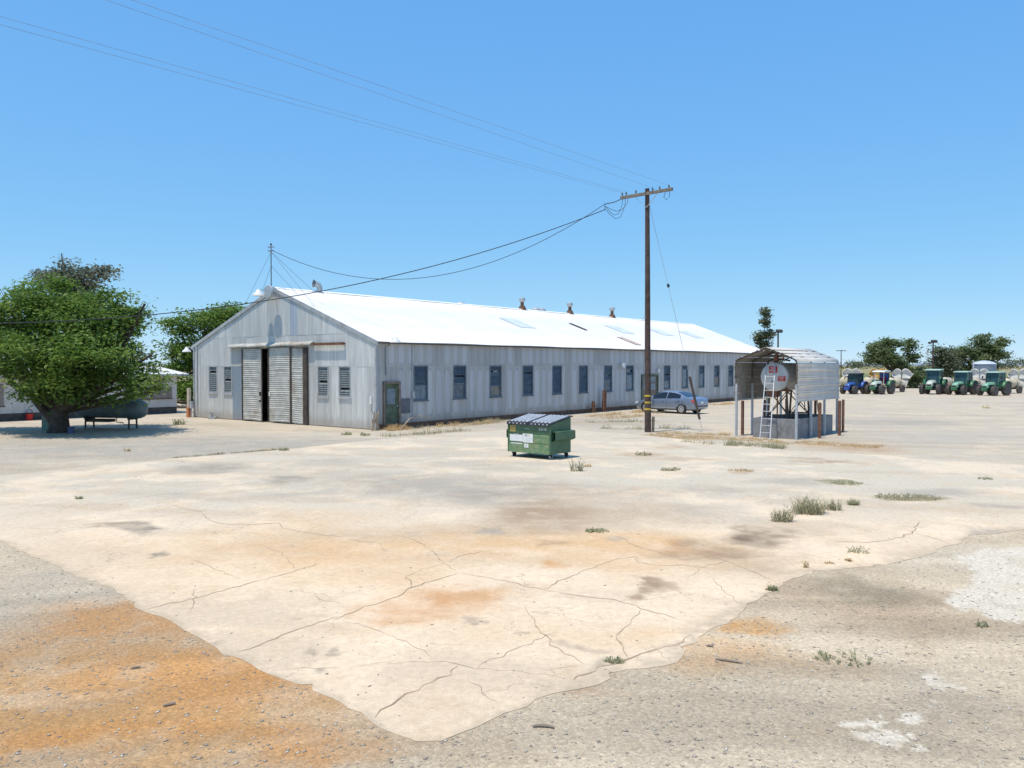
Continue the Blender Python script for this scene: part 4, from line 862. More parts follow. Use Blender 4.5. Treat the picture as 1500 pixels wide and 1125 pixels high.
for y in (.45, tl-.5):
    for s in (-1, 1):
        m = MB(); m.bar((s*.5, y+.03*s, zb0+.75), (-s*.38, y+.03*s, tz-.62), .05, .02); m.build('cross_brace', 'stand_dark', tk)
    m = MB(); m.box((0, y, tz-.58), (1.0, .1, .09)); m.build('saddle', 'steel_brown', tk)
    m = MB(); m.box((0, y, zb0+.85), (1.0, .05, .06)); m.build('tie_bar', 'stand_dark', tk)
for sx in (-1, 1):
    for s in (-1, 1):
        a, b = (.45, tl-.5) if s > 0 else (tl-.5, .45); m = MB(); m.bar((sx*.5+.02*s, a, zb0+.75), (sx*.4+.02*s, b, tz-.6), .05, .02); m.build('cross_brace', 'stand_dark', tk)
m = MB(); m.tube([(.45, 1.9, tz-.6), (.6, 1.9, 1.75), (.62, 1.95, 1.1), (.75, 2.1, 1.0), (.8, 2.2, 1.5), (.72, 2.3, 1.8)], .02, 6); m.build('fuel_hose', 'hose', tk)
m = MB(); m.tube([(.62, 2.9, tz-.55), (.75, 3.0, 1.9), (.8, 3.05, 1.0)], .018, 6); m.build('fuel_hose', 'hose', tk)
m = MB(); m.box((-.12, .2, tz-.72), (.4, .3, .3)); m.tube([(.05, .25, tz-.6), (.05, .25, .2)], .03, 6); m.build('pump_box', 'steel_brown', tk)
# aluminium ladder leaning on the tank head
lf, lt = G(1120.5, 644.5), M4 @ Vector((tx-.1, ty-.09, 3.2)); lf.z = .0
ld = thing('ladder', 'aluminium ladder leaning against the white fuel tank head', 'ladder', lf)
dv = lt-lf; sd_ = Vector((math.cos(SR), math.sin(SR), 0))
for s in (-1, 1):
    m = MB(); m.bar(sd_*.22*s, dv+sd_*.19*s, .035, .075); m.build('side_rail', 'aluminium', ld)
for i in range(1, 11):
    t = i/11; m = MB(); m.tube([dv*t-sd_*.21, dv*t+sd_*.21], .019, 6); m.build('rung', 'aluminium', ld)
# brown bollards round the shelter
for i, (px, py, hh_, lab) in enumerate(((1087.5, 637, 1.5, 'brown steel post behind the shelter left front leg'), (1200.5, 642, 1.5, 'brown steel post outside the shelter right side panel, middle'), (1229.5, 638, 1.52, 'rightmost brown steel post at the shelter rear right corner'))):
    m = MB(); m.tube([(0, 0, 0), (0, 0, hh_), (0, 0, hh_+.03)], [.07, .07, .03], 10); o = m.build('bollard', 'steel_brown'); o.location = G(px, py); tag(o, lab, 'post', 'brown posts round the tank shelter')
for i, (x, y, lab) in enumerate(((.25, 2.5, 'brown steel post seen left of the ladder under the shelter'), (.4, 4.7, 'brown steel post at the shelter back left corner'), (1.6, 5.2, 'brown steel post directly behind the fuel tank stand'), (2.9, 5.15, 'brown steel post joined by a bar to the rightmost post'))):
    m = MB(); m.tube([(0, 0, 0), (0, 0, 1.5), (0, 0, 1.53)], [.06, .06, .03], 10); o = m.build('bollard', 'steel_brown'); p = M4 @ Vector((x, y, 0)); o.location = (p.x, p.y, 0); tag(o, lab, 'post', 'brown posts round the tank shelter')
# ================================================================== parked sedan
k = NT('car_paint'); k.b.inputs['Base Color'].default_value = (.17, .22, .31, 1); k.b.inputs['Metallic'].default_value = .55; k.b.inputs['Roughness'].default_value = .38; k.b.inputs['Coat Weight'].default_value = .7; k.b.inputs['Coat Roughness'].default_value = .06
n = k.noise(k.coord(), 2, 3); k.link(k.mix(k.rng(n, .3, .7), (.24, .29, .38, 1), (.28, .33, .42, 1)), k.b.inputs['Base Color'])
k = NT('car_glass'); k.b.inputs['Base Color'].default_value = (.015, .018, .022, 1); k.b.inputs['Roughness'].default_value = .06; k.b.inputs['Specular IOR Level'].default_value = .6
n = k.noise(k.coord(), 3, 3); k.link(k.rng(n, .3, .7, .05, .12), k.b.inputs['Roughness'])
pm('tail_red', (.45, .09, .08), .2, var=.2); pm('lamp_clear', (.7, .7, .7), .15, var=.1); pm('rim_silver', (.62, .63, .65), .3, .6, var=.1); pm('plate_white', (.7, .7, .68), .5)
rw, fw = G(1002, 606.5), G(943.7, 603.6); cd_ = (fw-rw).normalized()
car = thing('parked_car', 'blue-grey four-door sedan parked nose toward the warehouse wall', 'car', (rw+fw)/2-Vector((-cd_.y, cd_.x, 0))*.80*(1 if (-cd_.y*0+cd_.x*0) >= 0 else 1), math.atan2(cd_.y, cd_.x))
# car frame: +x forward, +y left side (towards the viewer)
XS = [-2.38, -2.33, -2.2, -1.95, -1.7, -1.45, -1.15, -.85, -.4, 0, .35, .7, .95, 1.2, 1.5, 1.85, 2.1, 2.28, 2.38]
def ip(x, t): return float(np.interp(x, [a for a, b in t], [b for a, b in t]))
HWID = [(-2.38, .70), (-2.33, .78), (-2.2, .84), (-1.9, .88), (-1, .9), (1, .9), (1.7, .87), (2.1, .80), (2.3, .68), (2.38, .55)]
BELT = [(-2.38, .78), (-2.33, .90), (-2.2, .97), (-1.7, .99), (-1, .96), (0, .92), (.9, .89), (1.3, .84), (1.9, .74), (2.25, .62), (2.38, .52)]
ROOF = [(-2.38, .80), (-2.33, .93), (-2.2, 1.01), (-1.95, 1.03), (-1.7, 1.09), (-1.15, 1.30), (-.85, 1.39), (-.4, 1.45), (0, 1.455), (.35, 1.41), (.7, 1.28), (.95, 1.13), (1.2, .95), (1.5, .87), (1.85, .79), (2.25, .65), (2.38, .54)]
FOOT = [(-2.38, .42), (-2.3, .30), (-2, .22), (2, .2), (2.3, .24), (2.38, .34)]
def section(x):
    w_, b, r, f = ip(x, HWID), ip(x, BELT), ip(x, ROOF), ip(x, FOOT); g = max(0, min(1, (r-b-.08)/.3)); yr = w_*(.93-.27*g)
    return [(w_*.82, f), (w_*.97, f+.1), (w_, f+(b-f)*.5), (w_*.985, f+(b-f)*.78), (w_*.94, b), (w_*.94+(yr-w_*.94)*.5, b+(r-b)*.48), (yr, b+(r-b)*.86), (yr*.8, b+(r-b)*.97), (0, r)]
pts = []
for x in XS:
    s_ = section(x); pts += [(x, y, z) for y, z in s_]+[(x, -y, z) for y, z in s_[::-1][1:]]
nv = 17; m = MB(); m.grid(pts, len(XS), nv); m.f += [tuple(range(nv)), tuple(range(len(pts)-1, len(pts)-nv-1, -1))]; m.sm += [True, True]
m.f += [(i*nv, (i+1)*nv, (i+1)*nv+nv-1, i*nv+nv-1) for i in range(len(XS)-1)]; m.sm += [False]*(len(XS)-1)
body = m.build('body', 'car_paint', car)
def side_pt(x, k_, s, off=.016):
    w_, b, r = ip(x, HWID), ip(x, BELT), ip(x, ROOF); g = max(0, min(1, (r-b-.08)/.3)); yr = w_*(.93-.27*g); q = .5*k_/.48 if k_ < .48 else .5+.5*(k_-.48)/.38; return (x, s*(w_*.94+(yr-w_*.94)*q+off), b+(r-b)*k_)
def side_glass(x0, x1, s, name, kb=.08, f0=0., f1=0.):
    m = MB(); n = 7; P = []
    xs_ = sorted(set([x0, x1]+[x for x in XS if x0 < x < x1])); n = len(xs_)
    for x in xs_:
        top = .82
        P += [side_pt(x, kb, s), side_pt(x, .48, s), side_pt(x, top, s)]
    m.grid(P, n, 3); return m.build(name, 'car_glass', body)
for s in (1, -1):
    side_glass(-1.28, -.28, s, 'rear_side_window'); side_glass(-.2, .84, s, 'front_side_window')
def top_glass(xs, name, wf):
    m = MB(); P = []
    for x in xs:
        w_, b, r = ip(x, HWID), ip(x, BELT), ip(x, ROOF); g = max(0, min(1, (r-b-.08)/.3)); yr = w_*(.93-.27*g)
        for t in (-1, -.5, 0, .5, 1): P.append((x, t*yr*wf, b+(r-b)*(1-.03*abs(t)**2)+.012))
    m.grid(P, len(xs), 5); m.build(name, 'car_glass', body)
top_glass([-1.72, -1.5, -1.3, -1.1, -.92], 'rear_window', .84); top_glass([.42, .6, .8, 1.0, 1.16], 'windshield', .86)
for s in (1, -1):
    for x in (-1.39, 1.39):
        m = MB(); m.lathe([(.0, 0), (.385, 0), (.385, .012), (.0, .012)], 28, 'y', (x, s*(ip(x, HWID)*.985)-.006, .35)); m.build('wheel_arch', 'rubber', body)
        y0_ = s*(ip(x, HWID)-.10); m = MB(); m.lathe([(.2, -.1), (.30, -.11), (.325, -.07), (.325, .07), (.30, .11), (.2, .1)], 26, 'y', (x, y0_, .325)); wl_ = m.build('wheel', 'rubber', car)
        m = MB(); m.lathe([(.03, 0), (.20, 0), (.215, .02), (.03, .03)], 22, 'y', (x, y0_+s*.095, .325)); m.build('rim', 'rim_silver', wl_)
        for a in range(7):
            m = MB(); an = a*2*math.pi/7; m.box((x+.12*math.cos(an+.4), y0_+s*.128, .325+.12*math.sin(an+.4)), (.05, .01, .04), (0, -an, 0)); m.build('rim_slot', 'rubber', wl_)
for s in (1, -1):
    m = MB(); m.add([(-2.345, s*.80, .70), (-2.18, s*.872, .72), (-2.10, s*.868, .90), (-2.22, s*.82, .955), (-2.355, s*.70, .90), (-2.385, s*.66, .73)], [(0, 1, 2, 3), (0, 3, 4, 5)]); m.build('tail_lamp', 'tail_red', body)
    m = MB(); m.box((.78, s*.985, .97), (.12, .14, .11), (0, 0, s*.2)); m.build('wing_mirror', 'car_paint', body, .02)
    for x in (-.98, .08): m = MB(); m.box((x-.05, s*.912, .80), (.16, .03, .03)); m.build('door_handle', 'car_paint', body)
    for x in (-.24, .98, -1.2): m = MB(); m.box((x, s*.893, .58), (.01, .022, .58)); m.build('door_seam', 'rubber', body)
    m = MB(); m.box((0, s*.893, .36), (1.9, .02, .03)); m.build('rocker_trim', 'rim_silver', body)
    m = MB(); m.box((2.22, s*.62, .62), (.16, .26, .12), (0, R(25), -s*.5)); m.build('headlamp', 'lamp_clear', body)
m = MB(); m.box((-2.392, 0, .72), (.012, .34, .16)); m.build('licence_plate', 'plate_white', body)
m = MB(); m.box((-2.37, 0, .50), (.06, 1.3, .05)); m.build('bumper_groove', 'rubber', body)
# ================================================================== left side: low white building, propane tank
pm('board_white', (.60, .60, .585), .8, var=.08, scale=2, dirt=(.42, .38, .34), dirtamt=.35); pm('skirt_dark', (.10, .088, .078), .9, var=.3); pm('window_dull', (.24, .215, .21), .4, var=.25); pm('roof_pale', (.72, .71, .69), .7, var=.08)
pm('propane', (.125, .17, .18), .55, var=.15, scale=2, dirt=(.30, .33, .32), dirtamt=.35); pm('cabinet_green', (.20, .29, .23), .7, var=.2); pm('bucket_red', (.62, .03, .025), .5, var=.15); pm('steel_dark', (.06, .06, .06), .7, var=.3); pm('blue_tub', (.10, .12, .22), .6)
RC = G(259, 604.8); hb_ = thing('low_building', 'low white board-sided building with dark skirting behind the big tree', 'building', RC, YAW+math.pi)
LN, DP_, HW_ = 26.0, 7.0, 2.45          # runs from the right-hand corner away to the left (local +x)
m = MB(); m.box((LN/2, -DP_/2, HW_/2+.2), (LN-.1, DP_-.1, HW_-.4)); m.build('core', 'board_white', hb_)
n = int(LN/.61)
for i in range(n):
    m = MB(); m.box((.3+i*.61, 0, (HW_+.42)/2), (.60, .05, HW_-.42)); m.build('wall_board', 'board_white', hb_)
m = MB(); m.box((LN/2, -.02, .22), (LN, .05, .44)); m.build('skirting', 'skirt_dark', hb_)
m = MB(); m.box((.02, -DP_/2, .22), (.05, DP_, .44)); m.build('skirting', 'skirt_dark', hb_)
m = MB(); m.box((0, -DP_/2, (HW_+.42)/2), (.05, DP_-.1, HW_-.42)); m.build('end_wall', 'board_white', hb_)
m = MB(); m.prism([(.55, HW_), (-DP_-.4, HW_), (-DP_-.4, HW_+.1), (-DP_/2, HW_+.6), (.55, HW_+.1)], LN+.8, 'x', -.55); m.build('roof', 'roof_pale', hb_)
for (a, b, z0_, z1_) in ((.35, 3.4, .98, 1.7), (5.2, 7.2, .95, 1.95), (10.2, 11.4, .85, 2.05), (14.6, 15.9, .8, 2.0)):
    m = MB(); m.box(((a+b)/2, .035, (z0_+z1_)/2), (b-a, .04, z1_-z0_)); w_ = m.build('window', 'window_dull', hb_)
    m = MB(); m.box(((a+b)/2, .05, z0_-.03), (b-a+.1, .08, .05)); m.build('sill', 'skirt_dark', w_)
    m = MB(); m.box(((a+b)/2, .045, (z0_+z1_)/2), (.05, .05, z1_-z0_)); m.build('mullion', 'board_white', w_)
# propane tank
pd = 40.2; pa = at(112, 599.5, pd+.5); pb = at(214, 597.8, pd-.3); pc = (pa+pb)/2; pl = (pb-pa).length
pt = thing('propane_tank', 'horizontal grey-green propane tank on thin legs behind tree trunk', 'tank', (pc.x, pc.y, 0), math.atan2((pb-pa).y, (pb-pa).x))
r_ = .46; zc = pc.z
m = MB(); h_ = pl/2; m.lathe([(.02, -h_), (r_*.5, -h_+.05), (r_*.85, -h_+.16), (r_, -h_+.34), (r_, h_-.34), (r_*.85, h_-.16), (r_*.5, h_-.05), (.02, h_)], 28, 'x', (0, 0, zc)); sh_ = m.build('tank_shell', 'propane', pt)
m = MB(); m.lathe([(.16, zc+r_-.03), (.17, zc+r_+.12), (.12, zc+r_+.17), (.02, zc+r_+.19)], 14, c=(-.1, 0, 0)); m.build('valve_dome', 'propane', sh_)
m = MB(); m.box((-.1-.35, -r_-.002+.03, zc+.2), (.28, .02, .1)); m.build('label_plate', 'sticker_white', sh_)
for x in (-h_*.62, h_*.62):
    m = MB(); m.box((x, 0, zc-r_+.04), (.08, .7, .2)); m.build('saddle', 'steel_dark', pt)
    for y in (-.3, .3):
        m = MB(); m.bar((x, y, 0), (x, y*.9, zc-r_+.12), .06, .06); m.build('leg', 'steel_dark', pt)
m = MB(); m.tube([(h_*.2, -.1, zc-r_+.02), (h_*.2, -.1, .32), (h_*.38, -.1, .3), (h_*.4, -.1, .2), (h_*.75, -.1, .22), (h_*.78, -.1, .4), (h_*.72, -.1, zc-r_)], .025, 6); m.build('pipework', 'steel_dark', pt)
m = MB(); m.box((-h_*.3, 0, zc-r_-.12), (1.3, .5, .14)); m.build('frame_tray', 'skirt_dark', pt)
g = G(69.5, 631); m = MB(); m.box((0, 0, .55), (.36, .4, 1.1)); o = thing('utility_cabinet', 'pale green metal cabinet just left of the big tree trunk', 'cabinet', (g.x, g.y, 0), R(8)); m.build('case', 'cabinet_green', o, .015)
m = MB(); m.box((-.02, -.205, .58), (.3, .012, .9)); m.build('door', 'cabinet_green', o); m = MB(); m.box((.1, -.215, .6), (.03, .02, .12)); m.build('handle', 'galv', o); m = MB(); m.box((0, 0, 1.115), (.4, .44, .03)); m.build('cap', 'galv', o)
g = min((RC-U*x-V*.28 for x in np.arange(2, 24, .05)), key=lambda q: abs(750+F*q.x/q.y-42)); o = thing('red_bucket', 'bright red bucket hanging against the white building wall', 'bucket', (g.x, g.y, 0))
m = MB(); m.lathe([(.15, .0), (.2, .34), (.215, .36), (.19, .35), (.14, .03)], 16); m.build('pail', 'bucket_red', o); m = MB(); m.tube([(-.2, 0, .35), (-.15, 0, .55), (0, 0, .62), (.15, 0, .55), (.2, 0, .35)], .02, 6); m.build('handle', 'steel_dark', o)
g = G(104, 634.5); m = MB(); m.lathe([(.13, 0), (.15, .28), (.13, .3), (.11, .05)], 12); o = m.build('blue_tub', 'blue_tub'); o.location = (g.x, g.y, 0); tag(o, 'small dark blue tub at the right foot of the tree trunk', 'tub')
# timber left against the bushes behind the gable
pm('old_timber', (.30, .22, .15), .9, var=.35, scale=5)
for i, (px, py, L_, an, z, lab) in enumerate(((268, 598, 2.0, 15, .12, 'lowest weathered plank of the pile beside the warehouse'), (272, 597, 1.8, -20, .3, 'crossed weathered plank lying in the pile by the bushes'), (270, 597.5, 1.6, 40, .5, 'tilted weathered plank on top of the pile by the bushes'))):
    g = G(px, py); m = MB(); m.box((0, 0, 0), (L_, .28, .1)); o = m.build('plank', 'old_timber', None, .01); o.location = (g.x, g.y, z); o.rotation_euler = (R(6*i), R(5*i), R(an)); tag(o, lab, 'plank', 'planks piled behind the warehouse corner')
# ================================================================== tractors and sprayers
pm('tractor_green', (.045, .17, .075), .4, var=.15, scale=2, dirt=(.22, .22, .15), dirtamt=.4); pm('tractor_blue', (.04, .11, .42), .4, var=.15, scale=2, dirt=(.2, .22, .28), dirtamt=.3); pm('rim_yellow', (.55, .38, .04), .5, var=.15); pm('rim_pale', (.62, .62, .6), .5, var=.12)
pm('tyre', (.10, .085, .078), .95, var=.3, scale=6, dirt=(.24, .20, .16), dirtamt=.7); pm('cab_glass', (.03, .065, .075), .08, var=.2); pm('canopy_white', (.75, .75, .72), .5, var=.06); pm('engine_dark', (.035, .035, .035), .7, var=.3); pm('hood_sunlit', (.46, .52, .43), .5, var=.2, scale=2); pm('hood_pale', (.20, .40, .27), .45, var=.2, scale=2)  # pale hood colours: sunlight on the green hoods is mixed into the paint
pm('cab_roof_green', (.38, .52, .43), .5, var=.1); pm('seat_red', (.30, .02, .03), .7); pm('poly_cream', (.62, .53, .37), .55, var=.12, scale=1.5, dirt=(.42, .33, .22), dirtamt=.4); pm('shield_white', (.68, .64, .58), .7, var=.08, scale=1.5, dirt=(.5, .44, .38), dirtamt=.4); pm('shield_orange', (.62, .36, .11), .7, var=.12, scale=1.5)
def wheel(root, x, y, r, wd, rim, name):
    m = MB(); m.lathe([(r*.55, -wd*.42), (r*.82, -wd*.5), (r*.94, -wd*.42), (r*.96, 0), (r*.94, wd*.42), (r*.82, wd*.5), (r*.55, wd*.42)], 26, 'y', (x, y, r)); n = 16
    for i in range(n):
        for s in (-1, 1):
            a = 2*math.pi*(i+.25*s)/n; m.box((x+r*.97*math.cos(a), y+s*wd*.24, r+r*.97*math.sin(a)), (r*.10, wd*.46, r*.09), (0, -a, s*.5))
    w_ = m.build(name, 'tyre', root)
    m = MB(); s = 1 if y > 0 else -1; m.lathe([(r*.12, -wd*.2), (r*.56, -wd*.36), (r*.56, wd*.36), (r*.12, wd*.2)], 20, 'y', (x, y, r)); m.build('rim', rim, w_)
    m = MB(); m.lathe([(r*.02, -wd*.3), (r*.16, -wd*.28), (r*.16, wd*.28), (r*.02, wd*.3)], 12, 'y', (x, y, r)); m.build('hub', rim, w_)
def tractor(px, py, rz, sc, paint, hoodm, rim, cab, label):
    g = G(px, py); t = thing('tractor', label, 'tractor', (g.x, g.y, 0), rz, 'tractors lined up at the yard edge'); t.scale = (sc, sc, sc)
    rr, fr, wb = .74, .52, 2.15          # front axle at x=0, rear at -wb; forward is +x
    for s in (-1, 1):
        wheel(t, 0, s*.78, fr, .36, rim, 'front_wheel'); wheel(t, -wb, s*.80, rr, .46, rim, 'rear_wheel')
        m = MB(); n = 9; P = []
        for yy in (s*.52, s*1.06):
            for i in range(n): a = R(10)+R(135)*i/(n-1); P.append((-wb+(rr+.09)*math.cos(a), yy, rr+(rr+.09)*math.sin(a)))
        m.grid(P, 2, n); f_ = m.build('fender', paint, t); md = f_.modifiers.new('t', 'SOLIDIFY'); md.thickness = .04
        m = MB(); m.box((-.75, s*.55, .55), (.5, .3, .06)); m.box((-.75, s*.55, .8), (.4, .28, .05)); m.build('step', 'engine_dark', t)
    m = MB(); m.box((-1.0, 0, .62), (2.6, .42, .34)); m.build('chassis', 'engine_dark', t, .03)
    m = MB(); m.box((0, 0, .5), (.2, 1.3, .16)); m.build('front_axle', 'engine_dark', t)
    m = MB(); m.box((.52, 0, .68), (.36, .62, .34)); m.build('front_weight', paint, t, .04)
    # hood: lofted, dropping to the nose
    P = []; st_ = [(-.95, .36, 1.46), (-.4, .36, 1.42), (.1, .34, 1.34), (.42, .31, 1.22), (.55, .27, 1.05)]
    for x, hw, zt_ in st_: P += [(x, -hw, .82), (x, -hw, zt_-.14), (x, -hw*.72, zt_-.02), (x, 0, zt_), (x, hw*.72, zt_-.02), (x, hw, zt_-.14), (x, hw, .82)]
    m = MB(); m.grid(P, len(st_), 7); m.f.append(tuple(range(28, 35))); m.sm.append(False); hd_ = m.build('hood', hoodm, t)
    m = MB(); m.box((.54, 0, .93), (.05, .44, .2)); m.build('grille', 'engine_dark', hd_)
    for s in (-1, 1):
        m = MB(); m.box((.50, s*.19, 1.09), (.06, .12, .07)); m.build('headlamp', 'lamp_clear', hd_)
        m = MB(); m.box((-.2, s*.352, 1.02), (1.0, .02, .3)); m.build('side_grille', 'engine_dark', hd_)
    m = MB(); m.tube([(-.55, -.46, 1.2), (-.55, -.46, 2.15), (-.62, -.46, 2.28)], .05, 8); m.build('exhaust_stack', 'engine_dark', t)
    if cab:
        x0, x1, zb_, zt_, hw = -2.25, -.92, 1.12, 2.42, .66
        m = MB(); m.box(((x0+x1)/2, 0, zb_-.14), (x1-x0, 1.3, .3)); m.build('cab_floor', paint, t)
        for x in (x0+.04, (x0+x1)/2-.1, x1-.04):
            for s in (-1, 1): m = MB(); m.bar((x+(.1 if x > -1.2 else 0), s*hw, zb_), (x-(.08 if x > -1.2 else 0), s*(hw-.04), zt_), .07, .07); m.build('cab_pillar', 'engine_dark' if cab != 'g' else paint, t)
        m = MB(); m.prism([(x0-.12, zt_), (x1+.16, zt_), (x1+.12, zt_+.1), (x0+.1, zt_+.16), (x0-.08, zt_+.12)], 1.5, 'y', -.75); m.build('cab_roof', 'cab_roof_green' if paint == 'tractor_green' else 'engine_dark', t, .03)
        m = MB(); m.add([(x1+.06, -hw+.05, zb_), (x1+.06, hw-.05, zb_), (x1-.1, hw-.07, zt_), (x1-.1, -hw+.07, zt_)], [(0, 1, 2, 3)]); m.build('windshield', 'cab_glass', t)
        m = MB(); m.add([(x0+.04, -hw+.05, zb_), (x0+.04, hw-.05, zb_), (x0+.04, hw-.07, zt_), (x0+.04, -hw+.07, zt_)], [(0, 1, 2, 3)]); m.build('rear_window', 'cab_glass', t)
        for s in (-1, 1): m = MB(); m.add([(x1+.06, s*(hw-.01), zb_), (x0+.04, s*(hw-.01), zb_), (x0+.04, s*(hw-.05), zt_), (x1-.1, s*(hw-.05), zt_)], [(0, 1, 2, 3)]); m.build('side_window', 'cab_glass', t)
        for s in (-1, 1):
            m = MB(); m.tube([(x1, s*hw, 2.0), (x1+.1, s*(hw+.3), 2.05)], .015, 5); m.box((x1+.1, s*(hw+.34), 1.95), (.04, .14, .26)); m.build('mirror', 'engine_dark', t)
    else:
        for x in (-2.3, -1.0):
            for s in (-1, 1): m = MB(); m.bar((x, s*.5, 1.1), (x-.05, s*.5, 2.42), .06, .06); m.build('canopy_post', 'engine_dark' if x < -2 else 'rim_pale', t)
        m = MB(); m.prism([(-2.5, 2.42), (-.75, 2.42), (-.8, 2.5), (-1.1, 2.58), (-2.2, 2.6), (-2.45, 2.52)], 1.35, 'y', -.675); m.build('canopy', 'canopy_white', t, .02)
        m = MB(); m.box((-1.95, 0, 1.2), (.5, .5, .14)); m.box((-2.18, 0, 1.55), (.14, .5, .65), (0, -.12, 0)); m.build('seat', 'seat_red', t, .04)
        m = MB(); m.tube([(-1.05, 0, 1.4), (-1.35, 0, 1.62)], .03, 6); m.tube([(-1.38+.02*math.cos(a), .2*math.cos(a), 1.63+.2*math.sin(a)*.5) for a in np.linspace(0, 6.28, 14)], .018, 5); m.build('steering_wheel', 'engine_dark', t)
        m = MB(); m.box((-2.42, 0, 1.75), (.05, .95, 1.2)); m.build('rear_screen', 'tractor_blue', t)
    return t
def sprayer(px, py, rz, shield, label, sc=1.0, group='sprayer trailers behind the tractors'):
    g = G(px, py); t = thing('sprayer_trailer', label, 'sprayer', (g.x, g.y, 0), rz, group); t.scale = (sc, sc, sc)
    m = MB(); m.lathe([(.05, -1.1), (.35, -1.07), (.52, -.95), (.56, -.8), (.56, .8), (.52, .95), (.35, 1.07), (.05, 1.1)], 22, 'x', (0, 0, 1.12)); tk_ = m.build('spray_tank', 'poly_cream', t)
    m = MB(); m.lathe([(.16, 1.64), (.18, 1.74), (.1, 1.78)], 12, c=(.2, 0, 0)); m.build('tank_lid', 'engine_dark', tk_)
    for x in (-.5, .5): m = MB(); m.lathe([(.563, -.03), (.572, -.025), (.572, .025), (.563, .03)], 22, 'x', (x, 0, 1.12)); m.build('tank_strap', 'steel_dark', tk_)
    m = MB(); m.box((.1, 0, .52), (2.8, .5, .12)); m.bar((1.4, 0, .5), (2.3, 0, .5), .09, .09); m.build('chassis', 'steel_dark', t)
    for s in (-1, 1): wheel(t, -.55, s*.72, .42, .3, 'rim_pale', 'wheel')
    m = MB(); m.lathe([(.3, -1.75), (.5, -1.72), (.52, -1.35), (.35, -1.3)], 20, 'x', (0, 0, .95)); m.build('fan_housing', 'shield_white', t)
    if shield:
        # pair of humped spray shields carried across the rear
        for s in (-1, 1):
            P = []; nu, nv_ = 11, 6
            for i in range(nu):
                u = i/(nu-1); yy = s*(.06+1.25*u); top = 2.42+.34*math.sin(math.pi*min(1, u*1.05+.08))**.8-.22*u*u
                bot = 1.5 if u < .75 else 1.5+(u-.75)*2.4
                for j in range(nv_): v = j/(nv_-1); P.append((-1.55-.35*math.sin(math.pi*v)*(.4+.6*u)-.1*u, yy, bot+(top-bot)*v))
            m = MB(); m.grid(P, nu, nv_); o = m.build('spray_shield', shield, t); md = o.modifiers.new('t', 'SOLIDIFY'); md.thickness = .05
            m = MB(); m.add([(-1.6, s*.08, .55), (-1.6, s*.62, .55), (-1.65, s*.85, 1.45), (-1.65, s*.08, 1.45)], [(0, 1, 2, 3)]); o = m.build('lower_shield', shield, t); md = o.modifiers.new('t', 'SOLIDIFY'); md.thickness = .05
        m = MB(); m.box((-1.58, 0, 1.47), (.08, 1.9, .07)); m.build('shield_bar', 'steel_dark', t)
TR_Z = {}
tractor(1243.5, 577.3, R(-141), .88, 'tractor_blue', 'tractor_blue', 'rim_pale', 'b', 'bright blue cab tractor just right of the shelter')
tractor(1281.5, 577.6, R(-138), .98, 'tractor_green', 'hood_sunlit', 'rim_pale', None, 'green open tractor with white canopy between blue tractor and trees')
tractor(1362.5, 577.6, R(-130), 1.05, 'tractor_green', 'hood_sunlit', 'rim_yellow', 'g', 'tallest green cab tractor with hood coloured sunlit pale and yellow rims')
tractor(1401, 578.4, R(-143), .97, 'tractor_green', 'hood_pale', 'rim_pale', 'g', 'green cab tractor, middle one of the three at far right')
tractor(1446, 579.6, R(-150), .96, 'tractor_green', 'hood_pale', 'rim_yellow', 'g', 'rightmost green cab tractor with yellow rear rims')
sprayer(1275, 573.2, R(-146), 'shield_orange', 'sprayer with cream tank and orange humped shields behind blue tractor')
sprayer(1309, 574.4, R(-146), 'shield_white', 'sprayer with cream tank and white shields behind the canopy tractor')
sprayer(1386, 573.2, R(-132), None, 'cream sprayer tank without shields behind the tallest green tractor')
sprayer(1424, 574.5, R(-146), 'shield_white', 'sprayer with white humped shields between the two right green tractors')
sprayer(1479, 576.2, R(-152), 'shield_white', 'sprayer with white humped shields at the right edge')
sprayer(1240, 571.5, R(-135), 'shield_white', 'sprayer with white shields partly hidden behind the blue tractor')
# grain bin / water tank beyond
pm('bin_steel', (.22, .27, .33), .45, .35, var=.1, scale=3); pm('bin_roof', (.68, .70, .72), .4, .3, var=.05)
g = at(1441.5, 545, 108); b_ = thing('storage_tank', 'round grey steel storage tank with pale domed roof behind tractors', 'storage tank', (g.x, g.y, 0))
m = MB(); zt_ = at(1441, 533.3, 108).z; m.lathe([(1.40, 0)]+[q for i in range(6) for q in ((1.40, zt_*(i+.06)/6), (1.43, zt_*(i+.5)/6), (1.40, zt_*(i+.94)/6))]+[(1.40, zt_)], 32); m.build('wall', 'bin_steel', b_)
m = MB(); m.lathe([(1.48, zt_-.02), (1.48, zt_+.02), (1.05, zt_+.28), (.52, zt_+.42), (.05, zt_+.47)], 32); m.build('domed_roof', 'bin_roof', b_)
m = MB(); m.tube([(-1.5, -.2, 0), (-1.5, -.2, zt_+.3), (-1.6, -.1, zt_+.45)], .06, 6); m.build('overflow_pipe', 'bin_roof', b_)
